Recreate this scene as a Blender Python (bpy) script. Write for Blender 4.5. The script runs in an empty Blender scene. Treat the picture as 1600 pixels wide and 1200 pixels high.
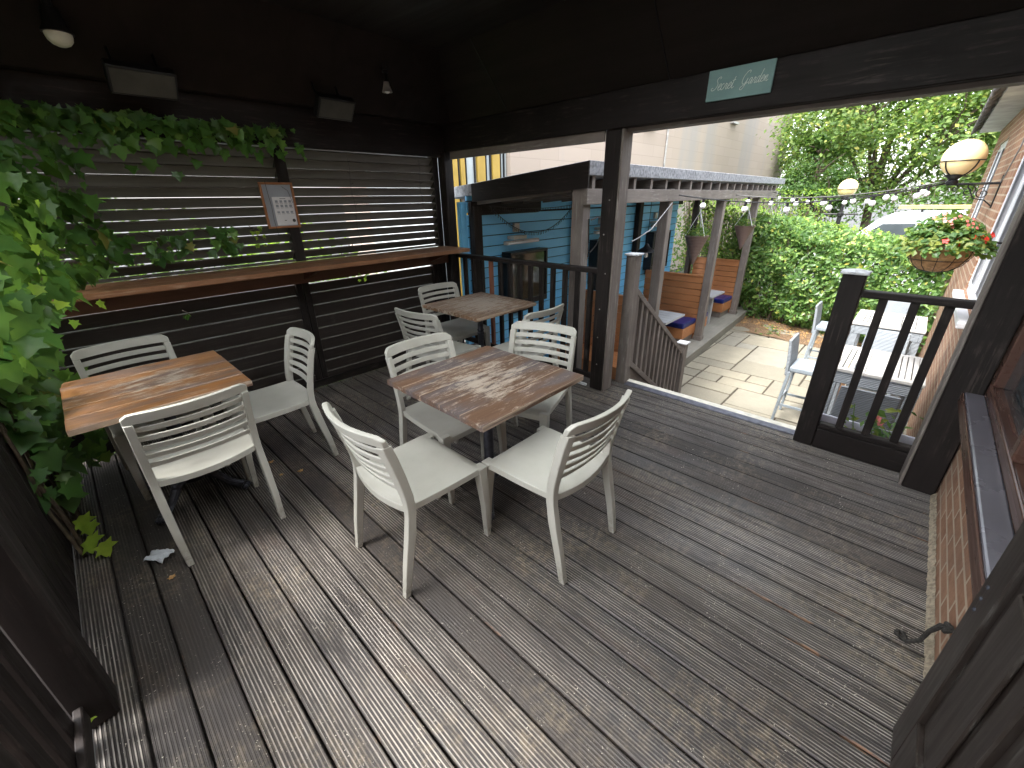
import bpy, math, random
from mathutils import Vector, Matrix, noise
random.seed(7)
rnd = random.random
def ru(a, b): return a + (b - a) * random.random()
R = math.radians
scene = bpy.context.scene
COL = scene.collection

# ------------------------------------------------------------------ camera, world, sun, exposure
EXPOSURE = 3.1
SKY = 0.15
SUN = 0.85
SUN_ANGLE = 14.0
SUN_ELEV = 60.0
SUN_AZ = -68.0        # compass style: direction the sun stands in, clockwise from +y
cam_d = bpy.data.cameras.new("camera")
cam_d.sensor_width = 36.0
cam_d.lens = 36.0 * 644.91 / 1600.0
cam_d.clip_start = 0.02
cam_d.clip_end = 500.0
cam = bpy.data.objects.new("camera", cam_d)
COL.objects.link(cam)
yaw, pitch, roll = 0.8072, 0.4211, -0.0185
fwd = Vector((math.sin(yaw) * math.cos(pitch), math.cos(yaw) * math.cos(pitch), -math.sin(pitch)))
rgt = Vector((math.cos(yaw), -math.sin(yaw), 0))
up = rgt.cross(fwd)
r2 = rgt * math.cos(roll) + up * math.sin(roll)
u2 = -rgt * math.sin(roll) + up * math.cos(roll)
m = Matrix((r2, u2, -fwd)).transposed().to_4x4()
m.translation = Vector((0, 0, 1.62))
cam.matrix_world = m
scene.camera = cam

world = bpy.data.worlds.new("World")
scene.world = world
world.use_nodes = True
wn = world.node_tree
wn.nodes.clear()
wo = wn.nodes.new("ShaderNodeOutputWorld")
bg = wn.nodes.new("ShaderNodeBackground")
sky = wn.nodes.new("ShaderNodeTexSky")
sky.sky_type = 'NISHITA'
sky.sun_disc = False
sky.sun_elevation = R(SUN_ELEV)
sky.sun_rotation = R(SUN_AZ)
sky.air_density = 1.0
sky.dust_density = 2.5
hs = wn.nodes.new("ShaderNodeHueSaturation")      # thin cloud: the blue is mostly washed out
hs.inputs['Saturation'].default_value = 0.28
wn.links.new(sky.outputs[0], hs.inputs['Color'])
wn.links.new(hs.outputs[0], bg.inputs[0])
bg.inputs[1].default_value = SKY
wn.links.new(bg.outputs[0], wo.inputs[0])

sd = bpy.data.lights.new("sun", 'SUN')
sd.energy = SUN
sd.angle = R(SUN_ANGLE)
sd.color = (1.0, 0.965, 0.91)
so = bpy.data.objects.new("sun", sd)
COL.objects.link(so)
az, el = R(SUN_AZ), R(SUN_ELEV)
tosun = Vector((math.sin(az) * math.cos(el), math.cos(az) * math.cos(el), math.sin(el)))
so.rotation_euler = tosun.to_track_quat('Z', 'Y').to_euler()
so.location = (-6, 2, 9)

scene.view_settings.view_transform = 'Standard'
scene.view_settings.look = 'None'
scene.view_settings.exposure = EXPOSURE
scene.view_settings.gamma = 1
scene.view_settings.use_curve_mapping = False
scene.render.engine = 'CYCLES'
scene.cycles.max_bounces = 6
scene.cycles.diffuse_bounces = 4
scene.cycles.transparent_max_bounces = 6
scene.cycles.sample_clamp_indirect = 6
scene.cycles.use_denoising = True

# ------------------------------------------------------------------ node helpers / materials
class NT:
    def __init__(s, name):
        s.m = bpy.data.materials.new(name)
        s.m.use_nodes = True
        s.t = s.m.node_tree
        s.t.nodes.clear()
        s.out = s.n("ShaderNodeOutputMaterial")
        s.p = s.n("ShaderNodeBsdfPrincipled")
        s.l(s.p.outputs[0], s.out.inputs[0])
    def n(s, k, **kw):
        x = s.t.nodes.new(k)
        for a, b in kw.items(): setattr(x, a, b)
        return x
    def l(s, a, b): s.t.links.new(a, b)
    def v(s, x, inp):
        if isinstance(x, (int, float)): inp.default_value = x
        elif isinstance(x, tuple):
            inp.default_value = (x + (1.0,))[:len(inp.default_value)] if hasattr(inp.default_value, '__len__') else x[0]
        else: s.l(x, inp)
    def coord(s, kind='Object', scale=(1, 1, 1), loc=(0, 0, 0), rot=(0, 0, 0)):
        if kind == 'World': src = s.n("ShaderNodeNewGeometry").outputs['Position']
        else: src = s.n("ShaderNodeTexCoord").outputs[kind]
        mp = s.n("ShaderNodeMapping")
        mp.inputs['Scale'].default_value = scale
        mp.inputs['Location'].default_value = loc
        mp.inputs['Rotation'].default_value = rot
        s.l(src, mp.inputs[0])
        return mp.outputs[0]
    def noise(s, vec, scale=5, detail=4, rough=0.55, dist=0.0):
        x = s.n("ShaderNodeTexNoise")
        x.inputs['Scale'].default_value = scale
        x.inputs['Detail'].default_value = detail
        x.inputs['Roughness'].default_value = rough
        x.inputs['Distortion'].default_value = dist
        s.l(vec, x.inputs['Vector'])
        return x.outputs['Fac']
    def ramp(s, fac, stops, interp='LINEAR'):
        x = s.n("ShaderNodeValToRGB")
        e = x.color_ramp.elements
        x.color_ramp.interpolation = interp
        while len(e) < len(stops): e.new(0.5)
        for i, (p, c) in enumerate(stops):
            e[i].position = p
            if not isinstance(c, tuple): c = (c, c, c)
            e[i].color = (c + (1,))[:4]
        s.l(fac, x.inputs[0])
        return x.outputs[0]
    def mix(s, f, a, b, mode='MIX'):
        x = s.n("ShaderNodeMix", data_type='RGBA', blend_type=mode)
        s.v(f, x.inputs[0]); s.v(a, x.inputs[6]); s.v(b, x.inputs[7])
        return x.outputs[2]
    def math(s, op, a, b=0.0, c=0.0, clamp=False):
        x = s.n("ShaderNodeMath", operation=op, use_clamp=clamp)
        s.v(a, x.inputs[0]); s.v(b, x.inputs[1]); s.v(c, x.inputs[2])
        return x.outputs[0]
    def sep(s, vec):
        x = s.n("ShaderNodeSeparateXYZ"); s.l(vec, x.inputs[0]); return x.outputs
    def comb(s, x_, y_, z_):
        x = s.n("ShaderNodeCombineXYZ")
        s.v(x_, x.inputs[0]); s.v(y_, x.inputs[1]); s.v(z_, x.inputs[2])
        return x.outputs[0]
    def island(s): return s.n("ShaderNodeNewGeometry").outputs['Random Per Island']
    def bump(s, h, strength=0.3, dist=0.01):
        x = s.n("ShaderNodeBump")
        x.inputs['Strength'].default_value = strength
        x.inputs['Distance'].default_value = dist
        s.l(h, x.inputs['Height'])
        s.l(x.outputs[0], s.p.inputs['Normal'])
    def base(s, c): s.v(c, s.p.inputs['Base Color'])
    def rough(s, r): s.v(r, s.p.inputs['Roughness'])

def plain(name, c, rough=0.6, metal=0.0, var=0.12, scale=8, kind='Object', bump=0.0, spec=0.5):
    k = NT(name)
    co = k.coord(kind)
    f = k.noise(co, scale, 5)
    lo = tuple(x * (1 - var * 1.6) for x in c); hi = tuple(min(1, x * (1 + var)) for x in c)
    k.base(k.ramp(f, [(0.3, lo), (0.7, hi)]))
    k.rough(k.ramp(f, [(0.3, min(1, rough + .08)), (0.7, max(0.03, rough - .08))]))
    k.p.inputs['Metallic'].default_value = metal
    k.p.inputs['Specular IOR Level'].default_value = spec
    if bump: k.bump(k.noise(co, scale * 6, 4), bump, 0.004)
    return k.m

def wood(name, dark, light, axis=0, rough=0.55, wear=None, wear_amt=0.5, kind='Object', isl=0.25, bump=0.25, grain=34, spec=0.4):
    """painted or stained timber, grain along one axis"""
    k = NT(name)
    sc = [1.0, 1.0, 1.0]
    sc[axis] = 0.06
    co = k.coord(kind, tuple(sc))
    g = k.noise(co, grain, 6, 0.62, 0.6)
    big = k.noise(k.coord(kind), 2.3, 4)
    c = k.mix(g, dark, light)
    c = k.mix(k.math('MULTIPLY', k.island(), isl), c, tuple(x * 0.45 for x in dark))
    c = k.mix(k.ramp(big, [(0.35, 0.0), (0.75, 0.35)]), c, tuple(min(1, x * 1.5) for x in light))
    if wear:
        w = k.noise(k.coord(kind, tuple(x * 1.0 for x in sc)), 60, 6, 0.7)
        patch = k.noise(k.coord(kind), 6, 5, 0.6)
        w2 = k.math('MULTIPLY', k.ramp(w, [(0.52, 0.0), (0.62, 1.0)]), k.ramp(patch, [(0.45, 0.0), (0.62, 1.0)]))
        c = k.mix(k.math('MULTIPLY', w2, wear_amt), c, wear)
    k.base(c)
    k.rough(k.ramp(g, [(0.3, rough + .12), (0.7, rough - .1)]))
    k.p.inputs['Specular IOR Level'].default_value = spec
    if bump: k.bump(g, bump, 0.003)
    return k.m

MAT = {}
DK = (0.0085, 0.0066, 0.006); DL = (0.021, 0.0165, 0.0152)
for ax, nm in enumerate('xyz'):
    MAT['dark_' + nm] = wood('dark_stained_timber_' + nm, DK, DL, ax, 0.58, (0.13, 0.105, 0.09), 0.28, 'World', 0.2, 0.3, 34, 0.2)
    MAT['weather_' + nm] = wood('weathered_brown_timber_' + nm, (0.108, 0.090, 0.079), (0.235, 0.205, 0.182), ax, 0.65, (0.42, 0.40, 0.37), 0.5, 'World', 0.25)
MAT['grey_step'] = wood('greyed_green_step_boards', (0.14, 0.135, 0.115), (0.25, 0.24, 0.205), 0, 0.75, None, 0, 'World', 0.2)
MAT['louvre'] = wood('louvre_slats', (0.060, 0.052, 0.046), (0.115, 0.102, 0.090), 0, 0.6, None, 0, 'World', 0.3)
MAT['ceiling'] = wood('dark_plywood_ceiling', (0.0085, 0.0062, 0.0050), (0.0200, 0.0145, 0.0112), 1, 0.72, None, 0, 'World', 0.1, 0.1, 6, 0.25)
MAT['panel'] = wood('brown_shiplap_panel', (0.020, 0.0155, 0.013), (0.040, 0.031, 0.027), 0, 0.45, (0.10, 0.085, 0.075), 0.3, 'World', 0.3)
MAT['panel_edge'] = plain('lit_worn_edge', (0.17, 0.155, 0.14), 0.6, 0, 0.3, 20, 'World')
MAT['shelf'] = wood('red_brown_stained_shelf', (0.14, 0.062, 0.030), (0.31, 0.155, 0.078), 0, 0.42, (0.5, 0.36, 0.25), 0.4, 'World', 0.35)
MAT['apron'] = wood('dark_red_brown_apron', (0.065, 0.026, 0.013), (0.15, 0.065, 0.034), 0, 0.5, None, 0, 'World', 0.2)
MAT['red_wood'] = wood('bare_reddish_baluster', (0.14, 0.05, 0.03), (0.24, 0.09, 0.05), 2, 0.55, None, 0, 'World', 0)
MAT['iron'] = plain('black_cast_iron', (0.048, 0.050, 0.062), 0.34, 0.3, 0.3, 25, 'Object', 0.3)
MAT['black'] = plain('black_metal', (0.012, 0.012, 0.013), 0.45, 0.2, 0.2, 10)
MAT['white'] = plain('white_upvc', (0.62, 0.63, 0.66), 0.35, 0, 0.04, 3)
MAT['alu'] = plain('ribbed_aluminium', (0.20, 0.205, 0.25), 0.4, 0.5, 0.2, 20, 'World')
MAT['cream_strip'] = plain('cream_painted_nosing', (0.74, 0.71, 0.60), 0.5, 0, 0.15, 12, 'World')
MAT['felt'] = plain('mineral_roofing_felt', (0.30, 0.31, 0.33), 0.9, 0, 0.35, 30, 'World', 0.5)
MAT['weath_white'] = plain('weathered_cap', (0.62, 0.64, 0.66), 0.6, 0, 0.2, 30, 'World')
MAT['navy'] = plain('navy_vinyl', (0.012, 0.020, 0.14), 0.32, 0, 0.15, 3)
MAT['cedar'] = wood('orange_brown_bench_boards', (0.30, 0.12, 0.045), (0.46, 0.20, 0.08), 1, 0.5, None, 0, 'World', 0.22)
MAT['grey_top'] = wood('grey_table_boards', (0.25, 0.26, 0.27), (0.42, 0.43, 0.44), 1, 0.6, None, 0, 'World', 0.2)
MAT['cord'] = plain('black_cable', (0.01, 0.01, 0.01), 0.5)
MAT['grey_cord'] = plain('grey_cable', (0.25, 0.25, 0.26), 0.5)
MAT['render_wall'] = None

def mat_chair():
    k = NT('pale_grey_moulded_plastic')
    f = k.noise(k.coord(), 7, 5)
    sp = k.noise(k.coord(), 140, 3)
    c = k.ramp(f, [(0.3, (0.385, 0.378, 0.33)), (0.7, (0.43, 0.424, 0.378))])
    dirt = k.ramp(k.noise(k.coord(), 28, 6, .7), [(0.62, 0.0), (0.78, 0.35)])
    c = k.mix(dirt, c, (0.30, 0.28, 0.235))
    zz = k.sep(k.coord())[2]
    foot = k.math('MULTIPLY', k.ramp(zz, [(0.0, 1.0), (0.16, 0.0)]), k.ramp(k.noise(k.coord(), 45, 5, .7), [(0.42, 0.1), (0.60, 0.8)]))
    c = k.mix(foot, c, (0.17, 0.155, 0.125))
    scr = k.ramp(k.noise(k.coord('Object', (1, 1, .15)), 70, 5, .75), [(0.66, 0.0), (0.70, 0.5)])
    k.base(k.mix(scr, c, (0.26, 0.25, 0.22)))
    k.rough(0.46)
    k.bump(sp, 0.08, 0.001)
    return k.m
MAT['chair'] = mat_chair()

def mat_deck():
    k = NT('grooved_weathered_decking')
    pos = k.coord('World')
    st = k.coord('World', (1, 0.05, 1))
    st3 = k.coord('World', (1, 0.3, 1))
    x, y, z = k.sep(pos)
    isl = k.island()
    g = k.noise(st, 75, 6, .7, .4)
    patch = k.noise(pos, 1.6, 6, .65)
    patch2 = k.noise(k.coord('World', (1, .5, 1), (7, 3, 0)), 2.4, 5, .6)
    fine = k.noise(pos, 26, 6, .75)
    sp = k.noise(pos, 130, 2, .5)
    basec = k.ramp(g, [(0.25, (0.032, 0.025, 0.021)), (0.55, (0.074, 0.060, 0.050)), (0.8, (0.140, 0.118, 0.100))])
    basec = k.mix(k.math('MULTIPLY', isl, 0.7), basec, (0.034, 0.028, 0.027))
    basec = k.mix(k.ramp(patch2, [(0.45, 0.0), (0.62, 0.6)]), basec, (0.032, 0.031, 0.036))
    basec = k.mix(k.ramp(k.noise(st3, 5, 5, .6), [(0.56, 0.0), (0.70, 0.55)]), basec, (0.085, 0.048, 0.034))
    # tan pollen and dust in patches
    tan = k.math('MULTIPLY', k.ramp(patch, [(0.47, 0.0), (0.62, 1.0)]), k.ramp(fine, [(0.46, 0.0), (0.60, 0.85)]))
    basec = k.mix(tan, basec, (0.25, 0.20, 0.135))
    # pale worn ridge tops
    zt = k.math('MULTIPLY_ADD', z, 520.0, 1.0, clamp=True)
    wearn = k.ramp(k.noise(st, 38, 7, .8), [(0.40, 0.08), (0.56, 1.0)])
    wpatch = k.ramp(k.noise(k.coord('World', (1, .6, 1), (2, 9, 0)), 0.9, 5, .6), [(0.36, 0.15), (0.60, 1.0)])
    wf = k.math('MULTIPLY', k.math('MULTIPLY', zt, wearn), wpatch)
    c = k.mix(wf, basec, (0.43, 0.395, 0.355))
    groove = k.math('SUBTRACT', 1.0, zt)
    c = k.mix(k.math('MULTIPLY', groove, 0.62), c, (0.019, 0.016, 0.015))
    # raw orange splinters along the board edges
    pp = k.math('PINGPONG', k.math('SUBTRACT', x, GX0), PITCH / 2)
    edge = k.math('LESS_THAN', pp, 0.0095)
    edge = k.math('MULTIPLY', edge, k.ramp(k.noise(k.coord('World', (1, 0.22, 1), (5, 1, 0)), 20, 5, .7), [(0.59, 0.0), (0.65, 1.0)]))
    edge = k.math('MULTIPLY', edge, k.ramp(k.noise(pos, 1.1, 2), [(0.45, 0.0), (0.6, 1.0)]))
    c = k.mix(k.math('MULTIPLY', edge, 0.7), c, (0.24, 0.13, 0.07))
    # pale droppings and chips
    spk = k.math('MULTIPLY', k.ramp(sp, [(0.69, 0.0), (0.72, 1.0)]), k.ramp(k.noise(pos, 6, 3), [(0.42, 0.0), (0.6, 1.0)]))
    c = k.mix(k.math('MULTIPLY', spk, 0.8), c, (0.58, 0.54, 0.45))
    k.base(c)
    k.rough(k.ramp(patch2, [(0.4, 0.66), (0.65, 0.46)]))
    k.p.inputs['Specular IOR Level'].default_value = 0.5
    k.bump(k.noise(st, 120, 4, .6), 0.4, 0.002)
    return k.m
PITCH = 0.1303
GX0 = -0.287
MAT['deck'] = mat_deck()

def mat_tabletop(name, basea, baseb, white_lo, greyamt, seed, d=.775):
    k = NT(name)
    st = k.coord('Object', (0.05, 1, 1), (seed, 0, 0))
    st2 = k.coord('Object', (0.26, 1, 1), (seed * 2, 0, 0))
    co = k.coord('Object', (1, 1, 1), (seed, seed, 0))
    g = k.noise(st, 60, 6, .65, .5)
    c = k.mix(g, basea, baseb)
    c = k.mix(k.math('MULTIPLY', k.island(), 0.35), c, tuple(v * 0.5 for v in basea))
    p1 = k.ramp(k.noise(st2, 7, 5, .6), [(0.46, 0.0), (0.60, 1.0)])
    c = k.mix(k.math('MULTIPLY', p1, greyamt), c, (0.10, 0.09, 0.095))
    # centre is worn most (real wear with its own shape)
    x, y, z = k.sep(k.coord('Object'))
    rr = k.math('SQRT', k.math('ADD', k.math('MULTIPLY', x, x), k.math('MULTIPLY', y, y)))
    cen = k.ramp(rr, [(0.10, 0.13), (0.42, -0.06 + 0.06)])
    w = k.math('ADD', k.noise(st2, 26, 8, .8), cen)
    w = k.ramp(w, [(white_lo, 0.0), (white_lo + 0.09, 1.0)])
    c = k.mix(k.math('MULTIPLY', w, 0.85), c, (0.44, 0.375, 0.305))
    # pale worn line on the plank arrises
    pp = k.math('PINGPONG', k.math('ADD', y, d / 2), d / 10)
    near = k.math('LESS_THAN', pp, 0.0035)
    near = k.math('MULTIPLY', near, k.ramp(k.noise(st, 30, 4, .6), [(0.40, 0.0), (0.5, 1.0)]))
    c = k.mix(k.math('MULTIPLY', near, 0.7), c, (0.46, 0.36, 0.27))
    k.base(c)
    k.rough(k.ramp(g, [(0.3, 0.5), (0.7, 0.34)]))
    k.bump(k.math('ADD', g, w), 0.45, 0.002)
    return k.m
MAT['top_worn'] = mat_tabletop('worn_brown_tabletop', (0.100, 0.054, 0.031), (0.19, 0.108, 0.066), 0.565, 0.8, 3.1)
MAT['top_bleached'] = mat_tabletop('bleached_grey_tabletop', (0.17, 0.092, 0.046), (0.30, 0.18, 0.10), 0.505, 0.25, 8.7, .77)
MAT['top_orange'] = mat_tabletop('orange_stained_tabletop', (0.21, 0.088, 0.026), (0.35, 0.165, 0.057), 0.60, 0.65, 5.4)

def mat_brick(name, c1, c2, mortar, wscale=1.0, plane='xz'):
    k = NT(name)
    x, y, z = k.sep(k.coord('World'))
    v = k.comb(x if plane == 'xz' else y, z, 0.0)
    b = k.n("ShaderNodeTexBrick")
    b.inputs['Scale'].default_value = 1.0
    b.inputs['Brick Width'].default_value = 0.225
    b.inputs['Row Height'].default_value = 0.075
    b.inputs['Mortar Size'].default_value = 0.009
    b.inputs['Mortar Smooth'].default_value = 0.15
    b.inputs['Bias'].default_value = -0.1
    b.inputs['Color1'].default_value = c1 + (1,)
    b.inputs['Color2'].default_value = c2 + (1,)
    b.inputs['Mortar'].default_value = mortar + (1,)
    k.l(v, b.inputs['Vector'])
    f = k.noise(k.coord('World'), 14, 5, .65)
    c = k.mix(k.ramp(f, [(0.3, 0.0), (0.75, 0.55)]), b.outputs['Color'], tuple(min(1, q * 1.5) for q in c2))
    d = k.ramp(k.noise(k.coord('World'), 3, 4), [(0.5, 0.0), (0.75, 0.4)])
    c = k.mix(d, c, (0.12, 0.10, 0.09))
    k.base(c)
    k.rough(0.85)
    k.bump(k.math('SUBTRACT', f, b.outputs['Fac']), 0.6, 0.006)
    return k.m
MAT['brick'] = mat_brick('red_brown_brick', (0.19, 0.088, 0.048), (0.29, 0.165, 0.10), (0.42, 0.36, 0.27))

def mat_leaf(name, stops, trans=0.5, rough=0.45, vein=False, spec=0.35):
    k = NT(name)
    isl = k.island()
    c = k.ramp(isl, stops)
    n2 = k.noise(k.coord('World'), 30, 3)
    c = k.mix(k.ramp(n2, [(0.35, 0.0), (0.7, 0.3)]), c, (0.10, 0.17, 0.03))
    k.base(c)
    k.rough(rough)
    k.p.inputs['Specular IOR Level'].default_value = spec
    tr = k.n("ShaderNodeBsdfTranslucent")
    k.l(k.mix(0.4, c, (0.30, 0.50, 0.05)), tr.inputs[0])
    ms = k.n("ShaderNodeMixShader")
    ms.inputs[0].default_value = trans
    k.l(k.p.outputs[0], ms.inputs[1]); k.l(tr.outputs[0], ms.inputs[2])
    k.l(ms.outputs[0], k.out.inputs[0])
    return k.m
MAT['ivy'] = mat_leaf('ivy_leaves', [(0.0, (0.022, 0.070, 0.018)), (0.45, (0.040, 0.115, 0.028)), (0.8, (0.075, 0.19, 0.038)), (0.97, (0.14, 0.27, 0.05)), (1.0, (0.30, 0.22, 0.07))], 0.30, 0.36)
MAT['ivy_young'] = mat_leaf('young_ivy_leaves', [(0.0, (0.20, 0.36, 0.04)), (1.0, (0.38, 0.50, 0.06))], 0.5, 0.4)
MAT['hedge'] = mat_leaf('hedge_leaves', [(0.0, (0.020, 0.065, 0.015)), (0.4, (0.075, 0.16, 0.042)), (0.8, (0.16, 0.28, 0.07)), (0.96, (0.30, 0.42, 0.11)), (1.0, (0.50, 0.42, 0.08))], 0.35, 0.35)
MAT['privet'] = mat_leaf('yellow_green_hedge_leaves', [(0.0, (0.08, 0.17, 0.025)), (0.5, (0.17, 0.29, 0.04)), (1.0, (0.34, 0.45, 0.06))], 0.4, 0.45)
MAT['tree_a'] = mat_leaf('bright_tree_leaves', [(0.0, (0.08, 0.14, 0.05)), (0.4, (0.15, 0.24, 0.08)), (0.85, (0.27, 0.36, 0.11)), (1.0, (0.52, 0.46, 0.12))], 0.6, 0.6)
MAT['tree_b'] = mat_leaf('dark_tree_leaves', [(0.0, (0.03, 0.075, 0.025)), (0.6, (0.07, 0.14, 0.045)), (1.0, (0.13, 0.22, 0.06))], 0.45, 0.45)
MAT['shrub'] = mat_leaf('shrub_leaves', [(0.0, (0.03, 0.09, 0.03)), (0.6, (0.09, 0.18, 0.05)), (1.0, (0.30, 0.32, 0.07))], 0.4, 0.45)
MAT['bark'] = plain('bark', (0.12, 0.09, 0.065), 0.9, 0, 0.4, 12, 'World', 0.8)
MAT['vine_stem'] = plain('ivy_stem', (0.07, 0.05, 0.03), 0.8, 0, 0.3, 30, 'World')
MAT['soil'] = None

def mat_slab():
    k = NT('sandstone_paving')
    isl = k.island()
    pos = k.coord('World')
    c = k.ramp(isl, [(0.0, (0.175, 0.162, 0.125)), (0.4, (0.225, 0.207, 0.158)), (0.75, (0.262, 0.238, 0.178)), (1.0, (0.225, 0.215, 0.18))])
    f = k.noise(pos, 5, 6, .65)
    c = k.mix(k.ramp(f, [(0.4, 0.0), (0.75, 0.6)]), c, (0.17, 0.155, 0.12))
    f2 = k.noise(pos, 55, 4, .6)
    c = k.mix(k.ramp(f2, [(0.55, 0.0), (0.75, 0.5)]), c, (0.31, 0.285, 0.225))
    k.base(c); k.rough(0.85)
    k.bump(k.math('ADD', f, f2), 0.4, 0.006)
    return k.m
MAT['slab'] = mat_slab()
MAT['mortar'] = plain('paving_joint', (0.060, 0.048, 0.033), 0.95, 0, 0.3, 20, 'World')
MAT['asphalt'] = plain('asphalt', (0.055, 0.055, 0.055), 0.9, 0, 0.3, 30, 'World')
def mat_soil():
    k = NT('bark_and_soil')
    f = k.noise(k.coord('World'), 40, 6, .75)
    k.base(k.ramp(f, [(0.3, (0.05, 0.03, 0.018)), (0.5, (0.15, 0.09, 0.05)), (0.7, (0.34, 0.24, 0.12))]))
    k.rough(0.95); k.bump(f, 1.0, 0.02)
    return k.m
MAT['soil'] = mat_soil()

def mat_blue():
    k = NT('sky_blue_painted_boards')
    f = k.noise(k.coord('World', (0.3, 1, 1)), 8, 5)
    c = k.ramp(f, [(0.3, (0.14, 0.48, 0.79)), (0.7, (0.17, 0.54, 0.85))])
    k.base(c); k.rough(0.5)
    k.bump(k.noise(k.coord('World', (0.1, 1, 1)), 60, 4), 0.15, 0.002)
    return k.m
MAT['blue'] = mat_blue()
MAT['blue_shadow'] = plain('dark_blue_gap', (0.02, 0.06, 0.12), 0.7)

def mat_block(name):
    k = NT(name)
    x, y, z = k.sep(k.coord('World'))
    b = k.n("ShaderNodeTexBrick")
    b.inputs['Scale'].default_value = 1.0
    b.inputs['Brick Width'].default_value = 1.3
    b.inputs['Row Height'].default_value = 0.30
    b.inputs['Mortar Size'].default_value = 0.007
    b.inputs['Mortar Smooth'].default_value = 0.6
    b.inputs['Color1'].default_value = (0.40, 0.325, 0.26, 1)
    b.inputs['Color2'].default_value = (0.43, 0.35, 0.285, 1)
    b.inputs['Mortar'].default_value = (0.33, 0.27, 0.22, 1)
    k.l(k.comb(x, z, 0.0), b.inputs['Vector'])
    f = k.noise(k.coord('World', (1, 1, 0.12)), 0.55, 4)
    c = k.mix(k.ramp(f, [(0.52, 0.0), (0.64, 0.6)]), b.outputs['Color'], (0.32, 0.305, 0.29))
    k.base(c); k.rough(0.9)
    return k.m
MAT['cream_wall'] = mat_block('cream_painted_blockwork')
MAT['cladding_yellow'] = plain('yellow_cladding', (0.42, 0.27, 0.045), 0.5, 0, 0.08, 4, 'World')
MAT['cladding_white'] = plain('pale_cladding', (0.42, 0.46, 0.45), 0.5, 0, 0.06, 4, 'World')

def mat_glass(name, tint=(0.03, 0.04, 0.045), rough=0.05):
    k = NT(name)
    k.base(k.ramp(k.noise(k.coord('World'), 2, 2), [(0.3, tint), (0.7, tuple(v * 1.4 for v in tint))]))
    k.rough(rough); k.p.inputs['Specular IOR Level'].default_value = 0.9
    return k.m
MAT['glass'] = mat_glass('dark_window_glass', (0.045, 0.055, 0.06))
MAT['screen'] = mat_glass('dark_screen_glass', (0.020, 0.026, 0.018), 0.08)
def mat_wicker(name, c, sc=60):
    k = NT(name)
    x, y, z = k.sep(k.coord('Object'))
    w = k.n("ShaderNodeTexWave", wave_type='BANDS', bands_direction='Z')
    w.inputs['Scale'].default_value = sc / 3.0
    w.inputs['Distortion'].default_value = 1.2
    w.inputs['Detail'].default_value = 2
    w.inputs['Detail Scale'].default_value = 3
    k.l(k.coord('Object'), w.inputs['Vector'])
    k.base(k.mix(w.outputs['Fac'], tuple(v * 0.55 for v in c), c))
    k.rough(0.55); k.bump(w.outputs['Fac'], 0.7, 0.006)
    return k.m
MAT['wicker'] = mat_wicker('pale_grey_wicker', (0.30, 0.335, 0.37))
MAT['wicker_flat'] = plain('pale_grey_seat_weave', (0.27, 0.31, 0.345), 0.6, 0, 0.1, 60)
MAT['brown_wicker'] = mat_wicker('brown_wicker', (0.20, 0.135, 0.115), 45)
MAT['coir'] = plain('coir_liner', (0.52, 0.31, 0.15), 0.9, 0, 0.3, 30, 'Object', 0.8)
def mat_globe():
    k = NT('cream_globe_glass')
    k.base(k.ramp(k.noise(k.coord(), 3, 3), [(0.3, (0.86, 0.66, 0.33)), (0.7, (0.90, 0.71, 0.38))]))
    k.rough(0.25)
    k.p.inputs['Subsurface Weight'].default_value = 0.3
    k.p.inputs['Subsurface Radius'].default_value = (0.1, 0.08, 0.05)
    return k.m
MAT['globe'] = mat_globe()
MAT['bulb'] = plain('frosted_white_bulb', (0.85, 0.86, 0.88), 0.3, 0, 0.03)
MAT['opal'] = plain('opal_diffuser', (0.72, 0.72, 0.60), 0.4, 0, 0.08)
MAT['heater_face'] = plain('heater_panel_face', (0.055, 0.055, 0.045), 0.5, 0, 0.15, 12)
MAT['grey_metal'] = plain('grey_metal', (0.42, 0.41, 0.38), 0.45, 0.3, 0.2, 10)
MAT['teal'] = plain('teal_sign_board', (0.20, 0.34, 0.32), 0.55, 0, 0.08, 6)
MAT['sign_ink'] = plain('pale_script_lettering', (0.75, 0.85, 0.78), 0.6, 0, 0.02)
MAT['frame_wood'] = wood('orange_picture_frame', (0.22, 0.085, 0.03), (0.36, 0.15, 0.06), 2, 0.5)
MAT['paper_grey'] = plain('grey_backing_sheet', (0.28, 0.30, 0.33), 0.5, 0, 0.05)
MAT['paper'] = plain('white_printed_sheet', (0.62, 0.62, 0.63), 0.6, 0, 0.04)
MAT['ink'] = plain('printed_black', (0.05, 0.05, 0.05), 0.6)
MAT['ink_grey'] = plain('printed_grey', (0.25, 0.27, 0.30), 0.6)
MAT['door'] = wood('dark_brown_door_paint', (0.011, 0.008, 0.0065), (0.020, 0.0145, 0.0115), 2, 0.38, (0.3, 0.3, 0.27), 0.12, 'World', 0.0, 0.15, 20)
MAT['sill'] = plain('grey_brown_gloss_sill', (0.105, 0.10, 0.115), 0.26, 0, 0.12, 3, 'World')
MAT['frame_dark'] = wood('red_brown_window_frame', (0.045, 0.022, 0.016), (0.085, 0.042, 0.03), 0, 0.3, None, 0, 'World', 0, 0.1)
MAT['rope'] = plain('dirty_black_rope', (0.03, 0.027, 0.023), 0.9, 0, 0.4, 60, 'Object', 0.8)
MAT['van'] = plain('white_van_paint', (0.60, 0.62, 0.66), 0.25, 0, 0.03, 2)
MAT['tyre'] = plain('tyre_rubber', (0.02, 0.02, 0.02), 0.8)
MAT['ladder'] = plain('yellow_ladder_rail', (0.46, 0.37, 0.13), 0.5, 0, 0.15, 8)
MAT['dry_leaf'] = plain('dry_leaf', (0.42, 0.24, 0.09), 0.8, 0, 0.3, 40)
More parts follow.
